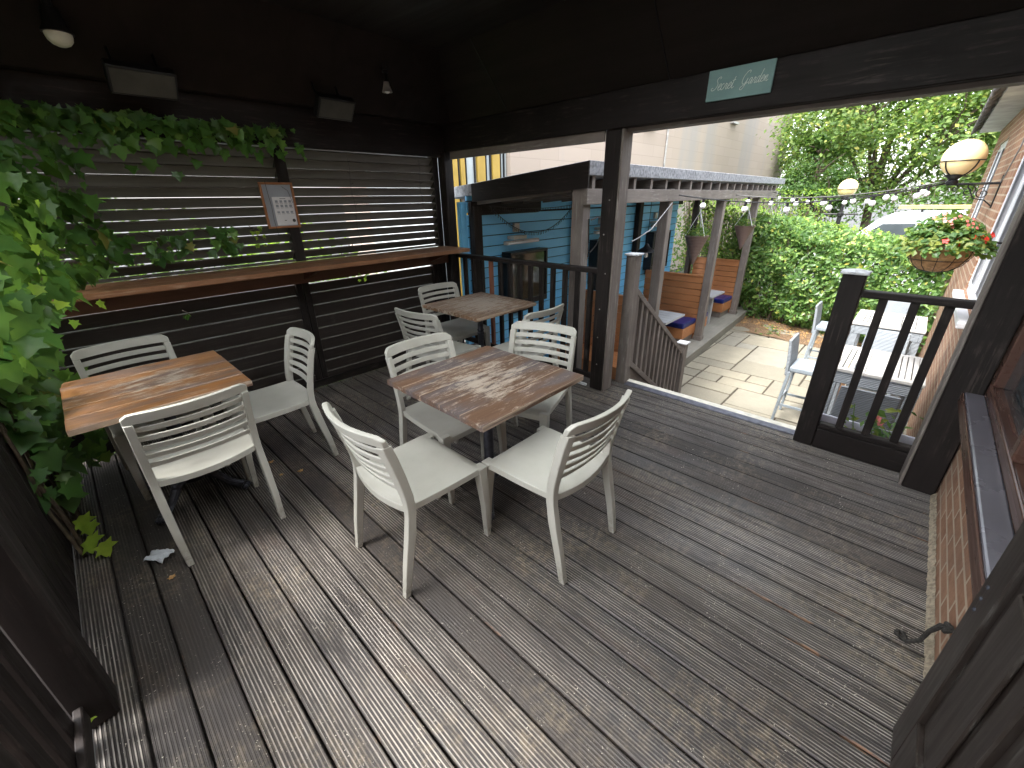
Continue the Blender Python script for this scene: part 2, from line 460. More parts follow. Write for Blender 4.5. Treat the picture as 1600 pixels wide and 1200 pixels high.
MAT['tissue'] = plain('white_paper_tissue', (0.60, 0.64, 0.68), 0.8, 0, 0.1, 30)
MAT['red_flower'] = plain('red_petals', (0.75, 0.03, 0.02), 0.5, 0, 0.2, 40)
MAT['pink_flower'] = plain('pink_petals', (0.62, 0.16, 0.14), 0.5, 0, 0.2, 40)
MAT['terracotta'] = plain('terracotta', (0.62, 0.36, 0.20), 0.8, 0, 0.15, 20)
MAT['roof_tile'] = plain('grey_roof_tiles', (0.15, 0.145, 0.14), 0.8, 0, 0.35, 14, 'World', 0.5)
MAT['gutter'] = plain('black_gutter', (0.02, 0.018, 0.02), 0.35, 0, 0.2)
MAT['soffit'] = plain('grey_soffit', (0.30, 0.30, 0.29), 0.6, 0, 0.15, 5, 'World')
MAT['planter'] = plain('grey_plastic_planter', (0.44, 0.45, 0.52), 0.5, 0, 0.1, 6)
MAT['white_slats'] = plain('white_resin_slats', (0.50, 0.49, 0.47), 0.5, 0, 0.04, 4)

def mat_poly():
    k = NT('opal_polycarbonate')
    k.base((0.85, 0.87, 0.87)); k.rough(0.3)
    tr = k.n("ShaderNodeBsdfTranslucent"); k.l(k.ramp(k.noise(k.coord('World'), 5, 4), [(0.3, (0.82, 0.84, 0.82)), (0.7, (0.92, 0.93, 0.92))]), tr.inputs[0])
    tp = k.n("ShaderNodeBsdfTransparent")
    m1 = k.n("ShaderNodeMixShader"); m1.inputs[0].default_value = 0.12
    k.l(tr.outputs[0], m1.inputs[1]); k.l(tp.outputs[0], m1.inputs[2])
    m2 = k.n("ShaderNodeMixShader"); m2.inputs[0].default_value = 0.94
    k.l(k.p.outputs[0], m2.inputs[1]); k.l(m1.outputs[0], m2.inputs[2]); k.l(m2.outputs[0], k.out.inputs[0])
    return k.m
MAT['polycarb'] = mat_poly()  # used only by the fill panel added in the roof
# ------------------------------------------------------------------ mesh helpers
class MB:
    def __init__(s): s.v = []; s.f = []; s.sm = []
    def add(s, vs, fs, smooth=False):
        b = len(s.v)
        s.v.extend([tuple(p) for p in vs])
        for f in fs:
            s.f.append(tuple(b + i for i in f)); s.sm.append(smooth)
        return s
    def box(s, x0, x1, y0, y1, z0, z1, M=None):
        vs = [Vector((x, y, z)) for x in (x0, x1) for y in (y0, y1) for z in (z0, z1)]
        if M is not None: vs = [M @ v for v in vs]
        return s.add(vs, [(0, 1, 3, 2), (4, 6, 7, 5), (0, 4, 5, 1), (2, 3, 7, 6), (0, 2, 6, 4), (1, 5, 7, 3)])
    def rects(s, rows, smooth=False):
        """loft of horizontal rectangles (cx, cy, cz, hx, hy)"""
        vs = []; fs = []
        for (cx, cy, cz, hx, hy) in rows:
            vs += [(cx - hx, cy - hy, cz), (cx + hx, cy - hy, cz), (cx + hx, cy + hy, cz), (cx - hx, cy + hy, cz)]
        n = len(rows)
        for i in range(n - 1):
            a = 4 * i
            for j in range(4):
                fs.append((a + j, a + (j + 1) % 4, a + 4 + (j + 1) % 4, a + 4 + j))
        fs.append((3, 2, 1, 0)); a = 4 * (n - 1); fs.append((a, a + 1, a + 2, a + 3))
        return s.add(vs, fs, smooth)
    def tube(s, pts, r, n=8, cap=True, smooth=True):
        pts = [Vector(p) for p in pts]
        rs = r if isinstance(r, (list, tuple)) else [r] * len(pts)
        vs = []; fs = []
        prev = None
        for i, p in enumerate(pts):
            t = (pts[min(i + 1, len(pts) - 1)] - pts[max(i - 1, 0)])
            if t.length < 1e-9: t = Vector((0, 0, 1))
            t.normalize()
            if prev is None:
                a = Vector((0, 0, 1)) if abs(t.z) < 0.9 else Vector((1, 0, 0))
                u = t.cross(a).normalized()
            else:
                u = prev - t * prev.dot(t)
                u = u.normalized() if u.length > 1e-6 else t.orthogonal().normalized()
            prev = u
            w = t.cross(u)
            for k in range(n):
                an = 2 * math.pi * k / n
                vs.append(p + (u * math.cos(an) + w * math.sin(an)) * rs[i])
        for i in range(len(pts) - 1):
            for k in range(n):
                a = i * n + k; b = i * n + (k + 1) % n
                fs.append((a, b, b + n, a + n))
        if cap:
            fs.append(tuple(range(n - 1, -1, -1))); fs.append(tuple((len(pts) - 1) * n + k for k in range(n)))
        return s.add(vs, fs, smooth)
    def lathe(s, prof, c=(0, 0, 0), n=20, smooth=True, M=None):
        vs = []; fs = []
        for (r, z) in prof:
            for k in range(n):
                a = 2 * math.pi * k / n
                p = Vector((r * math.cos(a), r * math.sin(a), z))
                if M is not None: p = M @ p
                vs.append(p + Vector(c))
        for i in range(len(prof) - 1):
            for k in range(n):
                a = i * n + k; b = i * n + (k + 1) % n
                fs.append((a, b, b + n, a + n))
        fs.append(tuple(range(n - 1, -1, -1))); fs.append(tuple((len(prof) - 1) * n + k for k in range(n)))
        return s.add(vs, fs, smooth)
    def sphere(s, c, r, n=16, m_=10, sc=(1, 1, 1)):
        prof = [(max(1e-4, math.sin(math.pi * i / m_)) * r, -math.cos(math.pi * i / m_) * r) for i in range(m_ + 1)]
        M = Matrix.Diagonal(Vector(sc))
        return s.lathe(prof, c, n, True, M)
    def prism(s, poly, z0, z1, M=None):
        """polygon in xy extruded in z, then transformed"""
        n = len(poly)
        vs = [Vector((x, y, z0)) for x, y in poly] + [Vector((x, y, z1)) for x, y in poly]
        if M is not None: vs = [M @ v for v in vs]
        fs = [tuple(range(n - 1, -1, -1)), tuple(range(n, 2 * n))]
        fs += [(i, (i + 1) % n, n + (i + 1) % n, n + i) for i in range(n)]
        return s.add(vs, fs)
    def grid(s, fn, nu, nv, smooth=True):
        vs = [fn(i / nu, j / nv) for i in range(nu + 1) for j in range(nv + 1)]
        fs = [(i * (nv + 1) + j, (i + 1) * (nv + 1) + j, (i + 1) * (nv + 1) + j + 1, i * (nv + 1) + j + 1) for i in range(nu) for j in range(nv)]
        return s.add(vs, fs, smooth)
    def build(s, name, mat, parent=None, world=True, bevel=0.0, solid=0.0, seg=1):
        vs = s.v
        if parent is not None and world:
            L = parent.location
            vs = [(x - L.x, y - L.y, z - L.z) for x, y, z in vs]
        me = bpy.data.meshes.new(name)
        me.from_pydata(vs, [], s.f)
        me.polygons.foreach_set('use_smooth', s.sm)
        me.materials.append(MAT[mat] if isinstance(mat, str) else mat)
        if any(s.sm): me.set_sharp_from_angle(angle=R(38))
        me.update()
        o = bpy.data.objects.new(name, me)
        COL.objects.link(o)
        if parent is not None: o.parent = parent
        if solid:
            q = o.modifiers.new('solid', 'SOLIDIFY'); q.thickness = solid; q.offset = 0
        if bevel:
            b = o.modifiers.new('bevel', 'BEVEL'); b.width = bevel; b.segments = seg
            b.limit_method = 'ANGLE'; b.angle_limit = R(40)
        return o

def thing(name, label, cat, loc=(0, 0, 0), rz=0.0, group=None):
    o = bpy.data.objects.new(name, None)
    COL.objects.link(o)
    o.location = loc; o.rotation_euler = (0, 0, rz)
    o.empty_display_size = 0.1
    o['label'] = label; o['category'] = cat
    if group: o['group'] = group
    return o
def tag(o, label, cat, group=None, kind=None):
    o['label'] = label; o['category'] = cat
    if group: o['group'] = group
    if kind: o['kind'] = kind
    return o
def struct(o): o['kind'] = 'structure'; return o
def kids(o): return [c for c in bpy.data.objects if c.parent == o]
def dup(root, loc, rz, label, group=None):
    r = root.copy(); COL.objects.link(r)
    r.location = loc; r.rotation_euler = (0, 0, rz); r['label'] = label
    if group: r['group'] = group
    for ch in kids(root):
        c = ch.copy(); COL.objects.link(c); c.parent = r
        for g in kids(ch):
            d = g.copy(); COL.objects.link(d); d.parent = c
    return r
def RZ(a, c=(0, 0, 0)):
    return Matrix.Translation(Vector(c)) @ Matrix.Rotation(a, 4, 'Z')

# ================================================================== GROUND
PZ = -0.9
g = MB(); g.add([(-150, -150, PZ - .03), (150, -150, PZ - .03), (150, 150, PZ - .03), (-150, 150, PZ - .03)], [(0, 1, 2, 3)])
struct(g.build('ground', 'asphalt'))

def pave():
    """random sized rectangular slabs on a 0.3 m module"""
    x0, x1, y0, y1, u = 3.0, 10.2, -0.5, 2.4, 0.31
    nx, ny = int((x1 - x0) / u) + 1, int((y1 - y0) / u) + 1
    used = [[False] * ny for _ in range(nx)]
    b = MB(); rs = random.Random(5)
    for j in range(ny):
        for i in range(nx):
            if used[i][j]: continue
            opts = [(2, 3), (3, 2), (2, 2), (2, 1), (1, 2), (1, 1), (3, 2), (2, 3)]
            rs.shuffle(opts); opts.append((1, 1))
            for (w, h) in opts:
                if i + w <= nx and j + h <= ny and all(not used[i + a][j + c] for a in range(w) for c in range(h)):
                    break
            for a in range(w):
                for c in range(h): used[i + a][j + c] = True
            gx = .011
            zt = PZ + rs.uniform(-.003, .003)
            b.box(x0 + i * u + gx, x0 + (i + w) * u - gx, y0 + j * u + gx, y0 + (j + h) * u - gx, PZ - .02, zt)
    struct(b.build('patio_paving', 'slab', bevel=0.004))
    q = MB(); q.add([(2.6, -.49, PZ - .008), (10.3, -.49, PZ - .008), (10.3, 2.75, PZ - .008), (2.6, 2.75, PZ - .008)], [(0, 1, 2, 3)])
    struct(q.build('patio_joints', 'mortar'))
pave()
q = MB()
q.grid(lambda a, b_: (9.3 + 3.2 * a - (1 - b_) * 0.7 * (1 - a), -0.5 + 4.5 * b_, PZ + .01 + 0.05 * noise.noise(Vector((a * 9, b_ * 14, 2)))), 20, 26)
struct(q.build('planting_bed', 'soil'))

# ================================================================== DECK
PITCH = 0.1303
GX0 = -0.287
def deck():
    b = MB()
    rs = random.Random(3)
    YA, YB = -0.47, 3.85
    k0, k1 = -1, 28
    for k in range(k0, k1):
        xa = GX0 + k * PITCH + 0.004; xb = GX0 + (k + 1) * PITCH - 0.004
        if xa > 3.24: break
        xb = min(xb, 3.31)
        nr = 9
        w = (xb - xa)
        depth = rs.choice([0.0034, 0.0040, 0.0030, 0.0038, 0.0016])
        lift = rs.uniform(-.0006, 0) - (.0011 if depth < .002 else 0)
        e = 0.006
        prof = [(xa, -.028), (xa, lift - .004), (xa + .003, lift - .0012), (xa + e - .001, lift - .0010)]
        step = (w - 2 * e) / nr
        for i in range(nr):
            a = xa + e + i * step
            prof += [(a + step * .05, lift), (a + step * .22, lift - depth), (a + step * .62, lift - depth), (a + step * .80, lift)]
        prof += [(xb - e, lift - .0010), (xb - .003, lift - .0012), (xb, lift - .004), (xb, -.028)]
        # boards slightly bowed
        bow = rs.uniform(-.0015, .0015)
        ys = [YA + (YB - YA) * t / 6 for t in range(7)]
        vs = []
        for t, y in enumerate(ys):
            dx = bow * math.sin(math.pi * t / 6)
            vs += [(x + dx, y, z) for x, z in prof]
        n = len(prof)
        fs = []
        for t in range(6):
            for i in range(n - 1):
                fs.append((t * n + i, t * n + i + 1, (t + 1) * n + i + 1, (t + 1) * n + i))
        fs.append(tuple(range(n))); fs.append(tuple(6 * n + i for i in reversed(range(n))))
        b.add(vs, fs)
    b.box(-.45, 3.30, YA, YB, -.12, -.06)
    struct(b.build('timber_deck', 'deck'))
    # joist edge below
    e = MB(); e.box(3.26, 3.30, YA, 3.9, PZ, -.125); e.box(-.45, 3.26, 3.86, 3.90, PZ, -.03)
    e.box(-.46, -.424, YA, 3.84, -.03, .012)
    struct(e.build('deck_skirt', 'dark_y'))
deck()

# threshold and nosing
t = thing('step_threshold', 'ribbed silver metal strip with cream nosing along the top of the steps', 'threshold', (3.38, 1.0, 0))
b = MB(); b.box(3.315, 3.392, .31, 1.70, -.02, .001)
for i in range(6):
    xx = 3.318 + i * .0125
    b.box(xx, xx + .006, .31, 1.70, .001, .0045)
b.build('metal_tread', 'alu', t)
b = MB(); b.box(3.393, 3.455, .31, 1.735, -.05, .004)
b.build('nosing', 'cream_strip', t, bevel=.002)
# steps down to the patio
st = MB()
for i in range(4):
    st.box(3.30 + .28 * i + .145, 3.30 + .28 * (i + 1) + .165, .30, 1.74, PZ, -.18 * (i + 1))
struct(st.build('garden_steps', 'weather_y', bevel=.004))

# ================================================================== PAVILION
pav = thing('pavilion', 'dark brown timber shelter roof with beams and posts over the deck', 'shelter', (1.4, 1.7, 0))
X0, X1, Y0, Y1 = -0.36, 3.05, -0.43, 3.84
FILL_OPENING = (.08, 1.92, -.30, 1.88)  # unseen roof opening, added to let in more light
def roof():
    b = MB()
    s = .41
    zb, zc, zt = 2.30, 2.735, 2.98
    xa, xb, ya, yb = X0 + .02, X1 - .0, Y0, Y1 - .14
    inn = [(xa, ya, zb), (xb, ya, zb), (xb, yb, zb), (xa, yb, zb)]
    c = [(xa + s, ya + .1, zc), (xb - s, ya + .1, zc), (xb - s, yb - s, zc), (xa + s, yb - s, zc)]
    oa, ob_, oc, od = X0 - .25, X1 + .17, Y0 - .0, Y1 + .3
    o = [(oa, oc, zb), (ob_, oc, zb), (ob_, od, zb), (oa, od, zb)]
    tp = [(oa, oc, zt), (ob_, oc, zt), (ob_, od, zt), (oa, od, zt)]
    vs = inn + c + o + tp
    fs = []
    for i in range(4):
        j = (i + 1) % 4
        fs += [(i, j, 4 + j, 4 + i), (i, 8 + i, 8 + j, j), (8 + i, 12 + i, 12 + j, 8 + j)]
    b.add(vs, fs)
    # flat ceiling and roof top with an added opening that lets in fill light
    hx0, hx1, hy0, hy1 = FILL_OPENING
    def ring(z, ox0, ox1, oy0, oy1):
        o_ = [(ox0, oy0, z), (ox1, oy0, z), (ox1, oy1, z), (ox0, oy1, z)]
        i_ = [(hx0, hy0, z), (hx1, hy0, z), (hx1, hy1, z), (hx0, hy1, z)]
        b.add(o_ + i_, [(i, (i + 1) % 4, 4 + (i + 1) % 4, 4 + i) for i in range(4)])
    ring(zc, xa + s, xb - s, ya + .1, yb - s)
    ring(zt, oa, ob_, oc, od)
    b.add([(x, y, z) for z in (zc, zt) for x, y in ((hx0, hy0), (hx1, hy0), (hx1, hy1), (hx0, hy1))], [(i, (i + 1) % 4, 4 + (i + 1) % 4, 4 + i) for i in range(4)])
    g_ = MB(); g_.box(hx0 - .03, hx1 + .03, hy0 - .03, hy1 + .03, zt + .002, zt + .012)
    g_.build('added_fill_panel', 'polycarb', pav)  # unseen panel added above the camera to brighten the deck
    b.build('roof', 'ceiling', pav)
    # plywood sheet joints on the sloping soffit of the open side
    for yy in (1.463, -.1, 2.9):
        j = MB()
        j.add([(xb - .002, yy - .003, zb + .002 - .003), (xb - .002, yy + .003, zb - .001), (xb - s, yy + .003, zc - .004), (xb - s, yy - .003, zc - .004)], [(0, 1, 2, 3)])
        j.build('sheet_joint', 'black', pav, solid=.004)
roof()
b = MB(); b.box(3.03, 3.19, -.45, 3.90, 2.07, 2.302)
b.build('beam', 'dark_y', pav, bevel=.006)
b = MB(); b.box(-.40, 3.03, 3.80, 3.93, 2.02, 2.302)
b.build('beam', 'dark_x', pav, bevel=.006)
b = MB(); b.box(-.42, -.30, -.45, 3.80, 2.10, 2.302)
b.build('beam', 'dark_y', pav, bevel=.006)
b = MB(); b.box(3.055, 3.075, 1.93, 3.74, 2.0, 2.069)      # pale strip standing for the light caught on the beam underside
b.box(3.09, 3.185, -.28, 1.76, 2.045, 2.069)
b.build('lit_underside', 'weather_y', pav)
def post(x0, x1, y0, y1, z0, z1, mat='dark_z', par=pav, bev=.008):
    q = MB(); q.box(x0, x1, y0, y1, z0, z1)
    return q.build('post', mat, par, bevel=bev)
post(3.03, 3.175, 1.775, 1.905, -.0, 2.068)
post(2.985, 3.10, 3.755, 3.865, 0, 2.068)
post(3.06, 3.22, -.447, -.300, 0, 2.068)
post(-.44, -.34, 1.60, 1.72, 0, 2.098)
b = MB(); b.box(3.035, 3.17, 1.757, 1.7745, 0, 2.067); b.build('lit_post_side', 'weather_z', pav, bevel=.003)  # pale board paints in the daylight on this side of the post
b = MB(); b.box(3.07, 3.215, -.2995, -.286, 0, 2.067); b.build('lit_post_side', 'weather_z', pav, bevel=.003)  # lit side of the right post, its brightness put into a pale board
for (x, y, z) in [(3.029, 1.84, .25), (3.029, 1.85, .75), (3.029, 1.82, 1.05), (3.029, 1.86, 1.35), (3.029, 1.83, 1.6), (3.029, 1.85, .5)]:
    q = MB(); q.lathe([(.006, 0), (.006, .002), (.003, .004)], (x, y, z), 10, True, Matrix.Rotation(R(-90), 3, 'Y'))
    q.build('screw_head', 'grey_metal', pav)

# sign on the beam: hand written script "Secret Garden"
sg = thing('hanging_sign', 'small teal sign with pale script words Secret Garden on the beam', 'sign', (3.026, 1.02, 2.215))
MT = Matrix.Rotation(R(-8), 4, 'Y')
def signm(y, z, dx=0.0): return (3.020 - dx - (z - 2.135) * 0.0, y, z)
b = MB(); b.box(3.013, 3.028, .845, 1.20, 2.140, 2.297)
b.build('board', 'teal', sg, bevel=.002)
STROKES = {
 'S': [[(.52,.92),(.60,1.0),(.55,1.08),(.38,1.06),(.26,.92),(.30,.76),(.42,.60),(.44,.40),(.30,.16),(.08,.06),(-.08,.14),(-.06,.26),(.06,.28)]],
 'e': [[(0,.22),(.16,.30),(.28,.44),(.24,.54),(.12,.48),(.06,.30),(.08,.10),(.20,.04),(.34,.16)]],
 'c': [[(.26,.44),(.20,.52),(.08,.42),(.04,.22),(.08,.06),(.20,.04),(.34,.16)]],
 'r': [[(0,.16),(.12,.42),(.14,.52),(.20,.44),(.28,.46),(.24,.26),(.24,.08),(.32,.04),(.40,.16)]],
 't': [[(.0,.16),(.14,.50),(.22,.92)],[(.22,.92),(.12,.30),(.12,.08),(.22,.04),(.34,.16)],[(.02,.62),(.32,.66)]],
 'G': [[(.62,.90),(.66,1.04),(.50,1.08),(.28,.94),(.10,.62),(.08,.30),(.22,.10),(.42,.14),(.56,.36),(.60,.52),(.54,.20),(.42,-.16),(.22,-.32),(.06,-.26),(.12,-.10),(.44,.04),(.74,.20)]],
 'a': [[(.30,.44),(.20,.52),(.08,.40),(.04,.18),(.10,.04),(.22,.16),(.32,.48),(.28,.14),(.34,.04),(.46,.16)]],
 'd': [[(.30,.44),(.20,.52),(.08,.40),(.04,.18),(.10,.04),(.24,.18),(.44,1.02)],[(.44,1.02),(.30,.30),(.30,.08),(.38,.04),(.48,.16)]],
 'n': [[(0,.16),(.12,.50),(.10,.06)],[(.10,.06),(.20,.40),(.30,.50),(.32,.38),(.28,.10),(.36,.04),(.48,.16)]],
}
def script(word, y_start, z_base, h, wd):
    b = MB(); cx = 0.0
    for ch in word:
        for stx in STROKES[ch]:
            pts = []
            for (u, v) in stx:
                uu = (cx + u + v * .28) * wd
                pts.append(Vector((3.0115, y_start - uu, z_base + v * h)))
            # catmull smoothing
            sm = []
            for i in range(len(pts) - 1):
                p0 = pts[max(i - 1, 0)]; p1 = pts[i]; p2 = pts[i + 1]; p3 = pts[min(i + 2, len(pts) - 1)]
                for t_ in (0, .33, .66):
                    sm.append(.5 * ((2 * p1) + (-p0 + p2) * t_ + (2 * p0 - 5 * p1 + 4 * p2 - p3) * t_ * t_ + (-p0 + 3 * p1 - 3 * p2 + p3) * t_ ** 3))
            sm.append(pts[-1])
            b.tube(sm, .0017, 5)
        cx += {'S': .55, 'G': .78, 'a': .42, 'd': .44, 'n': .44, 'r': .38}.get(ch, .32)
    return b
q = script('Secret', 1.172, 2.190, .062, .055); q.build('lettering', 'sign_ink', sg)
q = script('Garden', 1.012, 2.196, .062, .050); q.build('lettering', 'sign_ink', sg)

# ---- ceiling lights and heaters
def round_light(x, y, z, label, r):
    t = thing('ceiling_light', label, 'ceiling light', (x, y, z), 0, 'lights under the shelter roof')
    q = MB(); q.lathe([(.045, z + .25), (.045, z + .235), (.02, z + .22), (.018, z + .10)], (x, y, 0), 16)
    q.build('stem', 'black', t)
    q = MB(); q.lathe([(.02, z + .10), (.035, z + .095), (r * .8, z + .03), (r + .006, z), (r + .006, z - .006), (r - .002, z - .006)], (x, y, 0), 24)
    q.build('shade', 'black', t)
    q = MB(); q.lathe([(r - .004, z - .005), (r - .004, z - .016), (r * .85, z - .035), (r * .6, z - .052), (r * .3, z - .060), (.001, z - .062)], (x, y, 0), 24)
    q.build('diffuser', 'opal', t)
round_light(.345, 3.45, 2.425, 'round cream disc lamp under the dark ceiling above the ivy', .058)
t = thing('ceiling_light', 'thin black pendant spotlight with exposed bulb near the open side', 'ceiling light', (2.2, 3.40, 2.66), 0, 'lights under the shelter roof')
q = MB(); q.lathe([(.035, 2.68), (.035, 2.655), (.015, 2.65), (.014, 2.56), (.022, 2.555), (.022, 2.54), (.012, 2.535), (.012, 2.50), (.022, 2.48)], (2.2, 3.42, 0), 14)
q.build('stem', 'black', t)
q = MB(); q.lathe([(.020, 2.48), (.026, 2.455), (.038, 2.42), (.040, 2.412), (.034, 2.412), (.022, 2.44)], (2.2, 3.42, 0), 18)
q.build('reflector', 'grey_metal', t)
q = MB(); q.sphere((2.2, 3.42, 2.425), .022, 14, 8); q.build('bulb', 'bulb', t)
def heater(xc, label, yaw_, w):
    t = thing('panel_heater', label, 'heater', (xc, 3.47, 2.26), yaw_, 'heaters above the louvred wall')
    M = Matrix.Rotation(R(38), 4, 'X')
    q = MB(); q.box(-w / 2 - .012, w / 2 + .012, -.012, .05, -.075, .075, M); q.build('casing', 'black', t, world=False, bevel=.004)
    q = MB(); q.box(-w / 2, w / 2, -.016, -.0125, -.062, .062, M); q.build('emitter_face', 'heater_face', t, world=False)
    for sx in (-1, 1):
        q = MB(); q.tube([(sx * w * .35, .04, .03), (sx * w * .35, .10, .12), (sx * w * .35, .12, .19)], .008, 8); q.build('bracket', 'black', t, world=False)
heater(.64, 'wide flat grey heater panel tilted above the ivy swag', 0.0, .29)
heater(1.77, 'smaller flat grey heater panel tilted above the louvres right of the ivy', 0.05, .26)

# ================================================================== BACK WALL (louvres + boards + shelf)
W = thing('back_wall', 'dark slatted timber wall with louvres above and boards below the shelf', 'wall', (1.3, 3.89, 0))
def back_wall():
    # posts
    for (x0, x1) in ((-.36, -.24), (1.335, 1.39), (1.395, 1.45), (2.80, 2.86), (2.865, 2.93)):
        q = MB(); q.box(x0, x1, 3.855, 3.905, .0, 1.12); q.build('post', 'dark_z', W, bevel=.004)
    for (x0, x1) in ((-.36, -.24), (1.385, 1.47), (2.905, 2.975)):
        q = MB(); q.box(x0, x1, 3.845, 3.92, 1.161, 2.02); q.build('post', 'dark_z', W, bevel=.004)
    # lower boarded panels
    for (x0, x1, top) in ((-.24, 1.335, .972), (1.45, 2.80, .962)):
        q = MB(); e = MB()
        n = 9; z0 = .016; p = .108
        for i in range(n):
            za = z0 + i * p; zb = min(za + p - .003, top)
            # each board leans so that its lower edge sits back and the top edge catches light
            q.add([(x0, 3.882, za), (x1, 3.882, za), (x1, 3.872, zb), (x0, 3.872, zb),
                   (x0, 3.897, za), (x1, 3.897, za), (x1, 3.897, zb), (x0, 3.897, zb)],
                  [(0, 1, 2, 3), (5, 4, 7, 6), (3, 2, 6, 7), (1, 0, 4, 5), (0, 3, 7, 4), (2, 1, 5, 6)])
            e.box(x0, x1, 3.8690, 3.8735, zb - .006, zb + .0005)  # pale strip: worn edge with its highlight put into the colour
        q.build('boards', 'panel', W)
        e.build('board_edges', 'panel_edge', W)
    q = MB(); q.box(-.36, 2.93, 3.84, 3.866, .0, .072); q.build('kick_board', 'dark_x', W, bevel=.004)
    # louvres
    for (x0, x1) in ((-.24, 1.385), (1.47, 2.905)):
        q = MB()
        n = 12; z0 = 1.190
        for i in range(n):
            zc = z0 + i * .0695
            M = Matrix.Translation((0, 3.885, zc + .028)) @ Matrix.Rotation(R(-39), 4, 'X')
            jit = ru(-.0015, .0015)
            q.box(x0, x1, -.0458, .0458, -.006 + jit, .006 + jit, M)
        q.build('louvre_slats', 'louvre', W)
    q = MB(); q.box(-.24, 2.905, 3.86, 3.91, 1.161, 1.180); q.build('sill_rail', 'louvre', W)
    q = MB(); q.box(2.93, 2.984, 3.86, 3.90, 0, 2.02); q.build('edge_trim', 'black', W)  # black strip put in for the shaded gap beside the corner post
    # shelf
    for (ya, yb) in ((3.430, 3.640), (3.644, 3.855)):
        q = MB(); q.box(-.34, 2.985, ya, yb, 1.123, 1.160); q.build('shelf', 'shelf', W, bevel=.004)
    q = MB(); q.box(-.34, 2.985, 3.80, 3.835, .985, 1.1225); q.build('shelf_apron', 'apron', W, bevel=.003)
    for x in (.1, 1.42, 2.75):
        q = MB(); q.prism([(3.48, 1.1225), (3.80, 1.1225), (3.80, 1.02)], x - .02, x + .02, Matrix(((0, 0, 1, 0), (1, 0, 0, 0), (0, 1, 0, 0), (0, 0, 0, 1))))
        q.build('shelf_bracket', 'apron', W)
back_wall()

# framed notice
nb = thing('notice_frame', 'orange wood frame holding a printed white price sheet on the louvres', 'picture frame', (1.35, 3.83, 1.6))
def frame():
    xa, xb, za, zb, y = 1.225, 1.475, 1.435, 1.772, 3.835
    w = .016
    q = MB()
    q.box(xa, xb, y - .012, y + .010, zb - w, zb); q.box(xa, xb, y - .012, y + .010, za, za + w)
    q.box(xa, xa + w, y - .012, y + .010, za + w, zb - w); q.box(xb - w, xb, y - .012, y + .010, za + w, zb - w)
    q.build('frame', 'frame_wood', nb, bevel=.002)
    q = MB(); q.box(xa + w, xb - w, y + .001, y + .006, za + w, zb - w); q.build('backing_sheet', 'paper_grey', nb)
    q = MB(); q.box(xa + .075, xb - w - .006, y - .003, y + .0005, za + w + .006, zb - .105); q.build('printed_sheet', 'paper', nb)
    q = MB()
    for r_, zz in enumerate((1.625, 1.592, 1.548)):
        for c in range(4):
            x = xa + .092 + c * .034
            q.box(x, x + .020, y - .0045, y - .0032, zz, zz + (.018 if r_ < 2 else .014))
    q.build('printed_pictures', 'ink_grey', nb)
    q = MB()
    q.box(xa + .13, xb - .075, y - .0045, y - .0032, 1.652, 1.656)
    for r_, zz in enumerate((1.620, 1.587, 1.543)):
        for c in range(4):
            x = xa + .092 + c * .034
            q.box(x, x + .024, y - .0045, y - .0032, zz - .002, zz)
    q.box(xa + .135, xa + .150, y - .0045, y - .0032, 1.490, 1.495)
    q.lathe([(.013, 0), (.013, .001)], (xb - .042, y - .0033, 1.49), 12, False, Matrix.Rotation(R(90), 3, 'X'))
    q.build('printed_lines', 'ink', nb)
    q = MB()
    pts = [(xa + .045, y - .02, zb + .01), (xa + .048, y - .016, 1.70), (xa + .055, y - .016, 1.60), (xa + .05, y - .016, 1.5), (xa + .06, y - .016, 1.38)]
    q.tube(pts, .0015, 5)
    pts = [(xb - .09, y - .02, zb - .03), (xb - .05, y - .02, zb - .06), (xb - .03, y - .018, zb - .15)]
    q.tube(pts, .0015, 5)
    o = q.build('fairy_light_wire', 'cord')
    tag(o, 'thin dark fairy light wire hanging across the framed notice', 'string lights')
frame()
for i, (x, zt, zb) in enumerate(((1.98, 1.98, 1.2), (2.72, 1.99, 1.22))):
    q = MB(); pts = [(x + .01 * math.sin(k * 1.7), 3.825, zt - (zt - zb) * k / 9) for k in range(10)]
    q.tube(pts, .0014, 5)
    for k in range(9):
        z = zt - (zt - zb) * (k + .5) / 9
        q.tube([(x, 3.825, z), (x + .02 * (-1) ** k, 3.82, z + .012)], .0022, 5)
    tag(q.build('fairy_light_wire', 'cord'), ['thin dark fairy light wire hanging down the middle of the right louvres', 'thin dark fairy light wire hanging down the louvres by the corner post'][i], 'string lights')

# ================================================================== LEFT BALUSTRADE AND SIDE
LB = thing('side_balustrade', 'dark vertical boarded balustrade at the near left corner of the deck', 'balustrade', (-.42, .9, 0))
q = MB()
y = -.4
while y < 1.58:
    q.box(-.455, -.425, y, y + .075, .03, .96); y += .118
q.build('baluster_boards', 'dark_z', LB, bevel=.004)
q = MB(); q.box(-.48, -.40, -.45, 1.598, .96, 1.03); q.build('handrail', 'dark_y', LB, bevel=.006)
q = MB(); q.box(-.424, -.40, -.45, 1.598, .06, .13); q.build('rail', 'dark_y', LB, bevel=.004)
LS = thing('side_boarding', 'dark low boarded side wall behind the ivy', 'wall', (-.4, 2.8, 0))
q = MB()
y = 1.722
while y < 3.84:
    q.box(-.44, -.415, y, min(y + .125, 3.84), .0, 1.0); y += .131
q.build('boards', 'dark_z', LS, bevel=.003)
q = MB(); q.box(-.46, -.39, 1.722, 3.84, 1.0, 1.05); q.build('top_rail', 'dark_y', LS, bevel=.004)

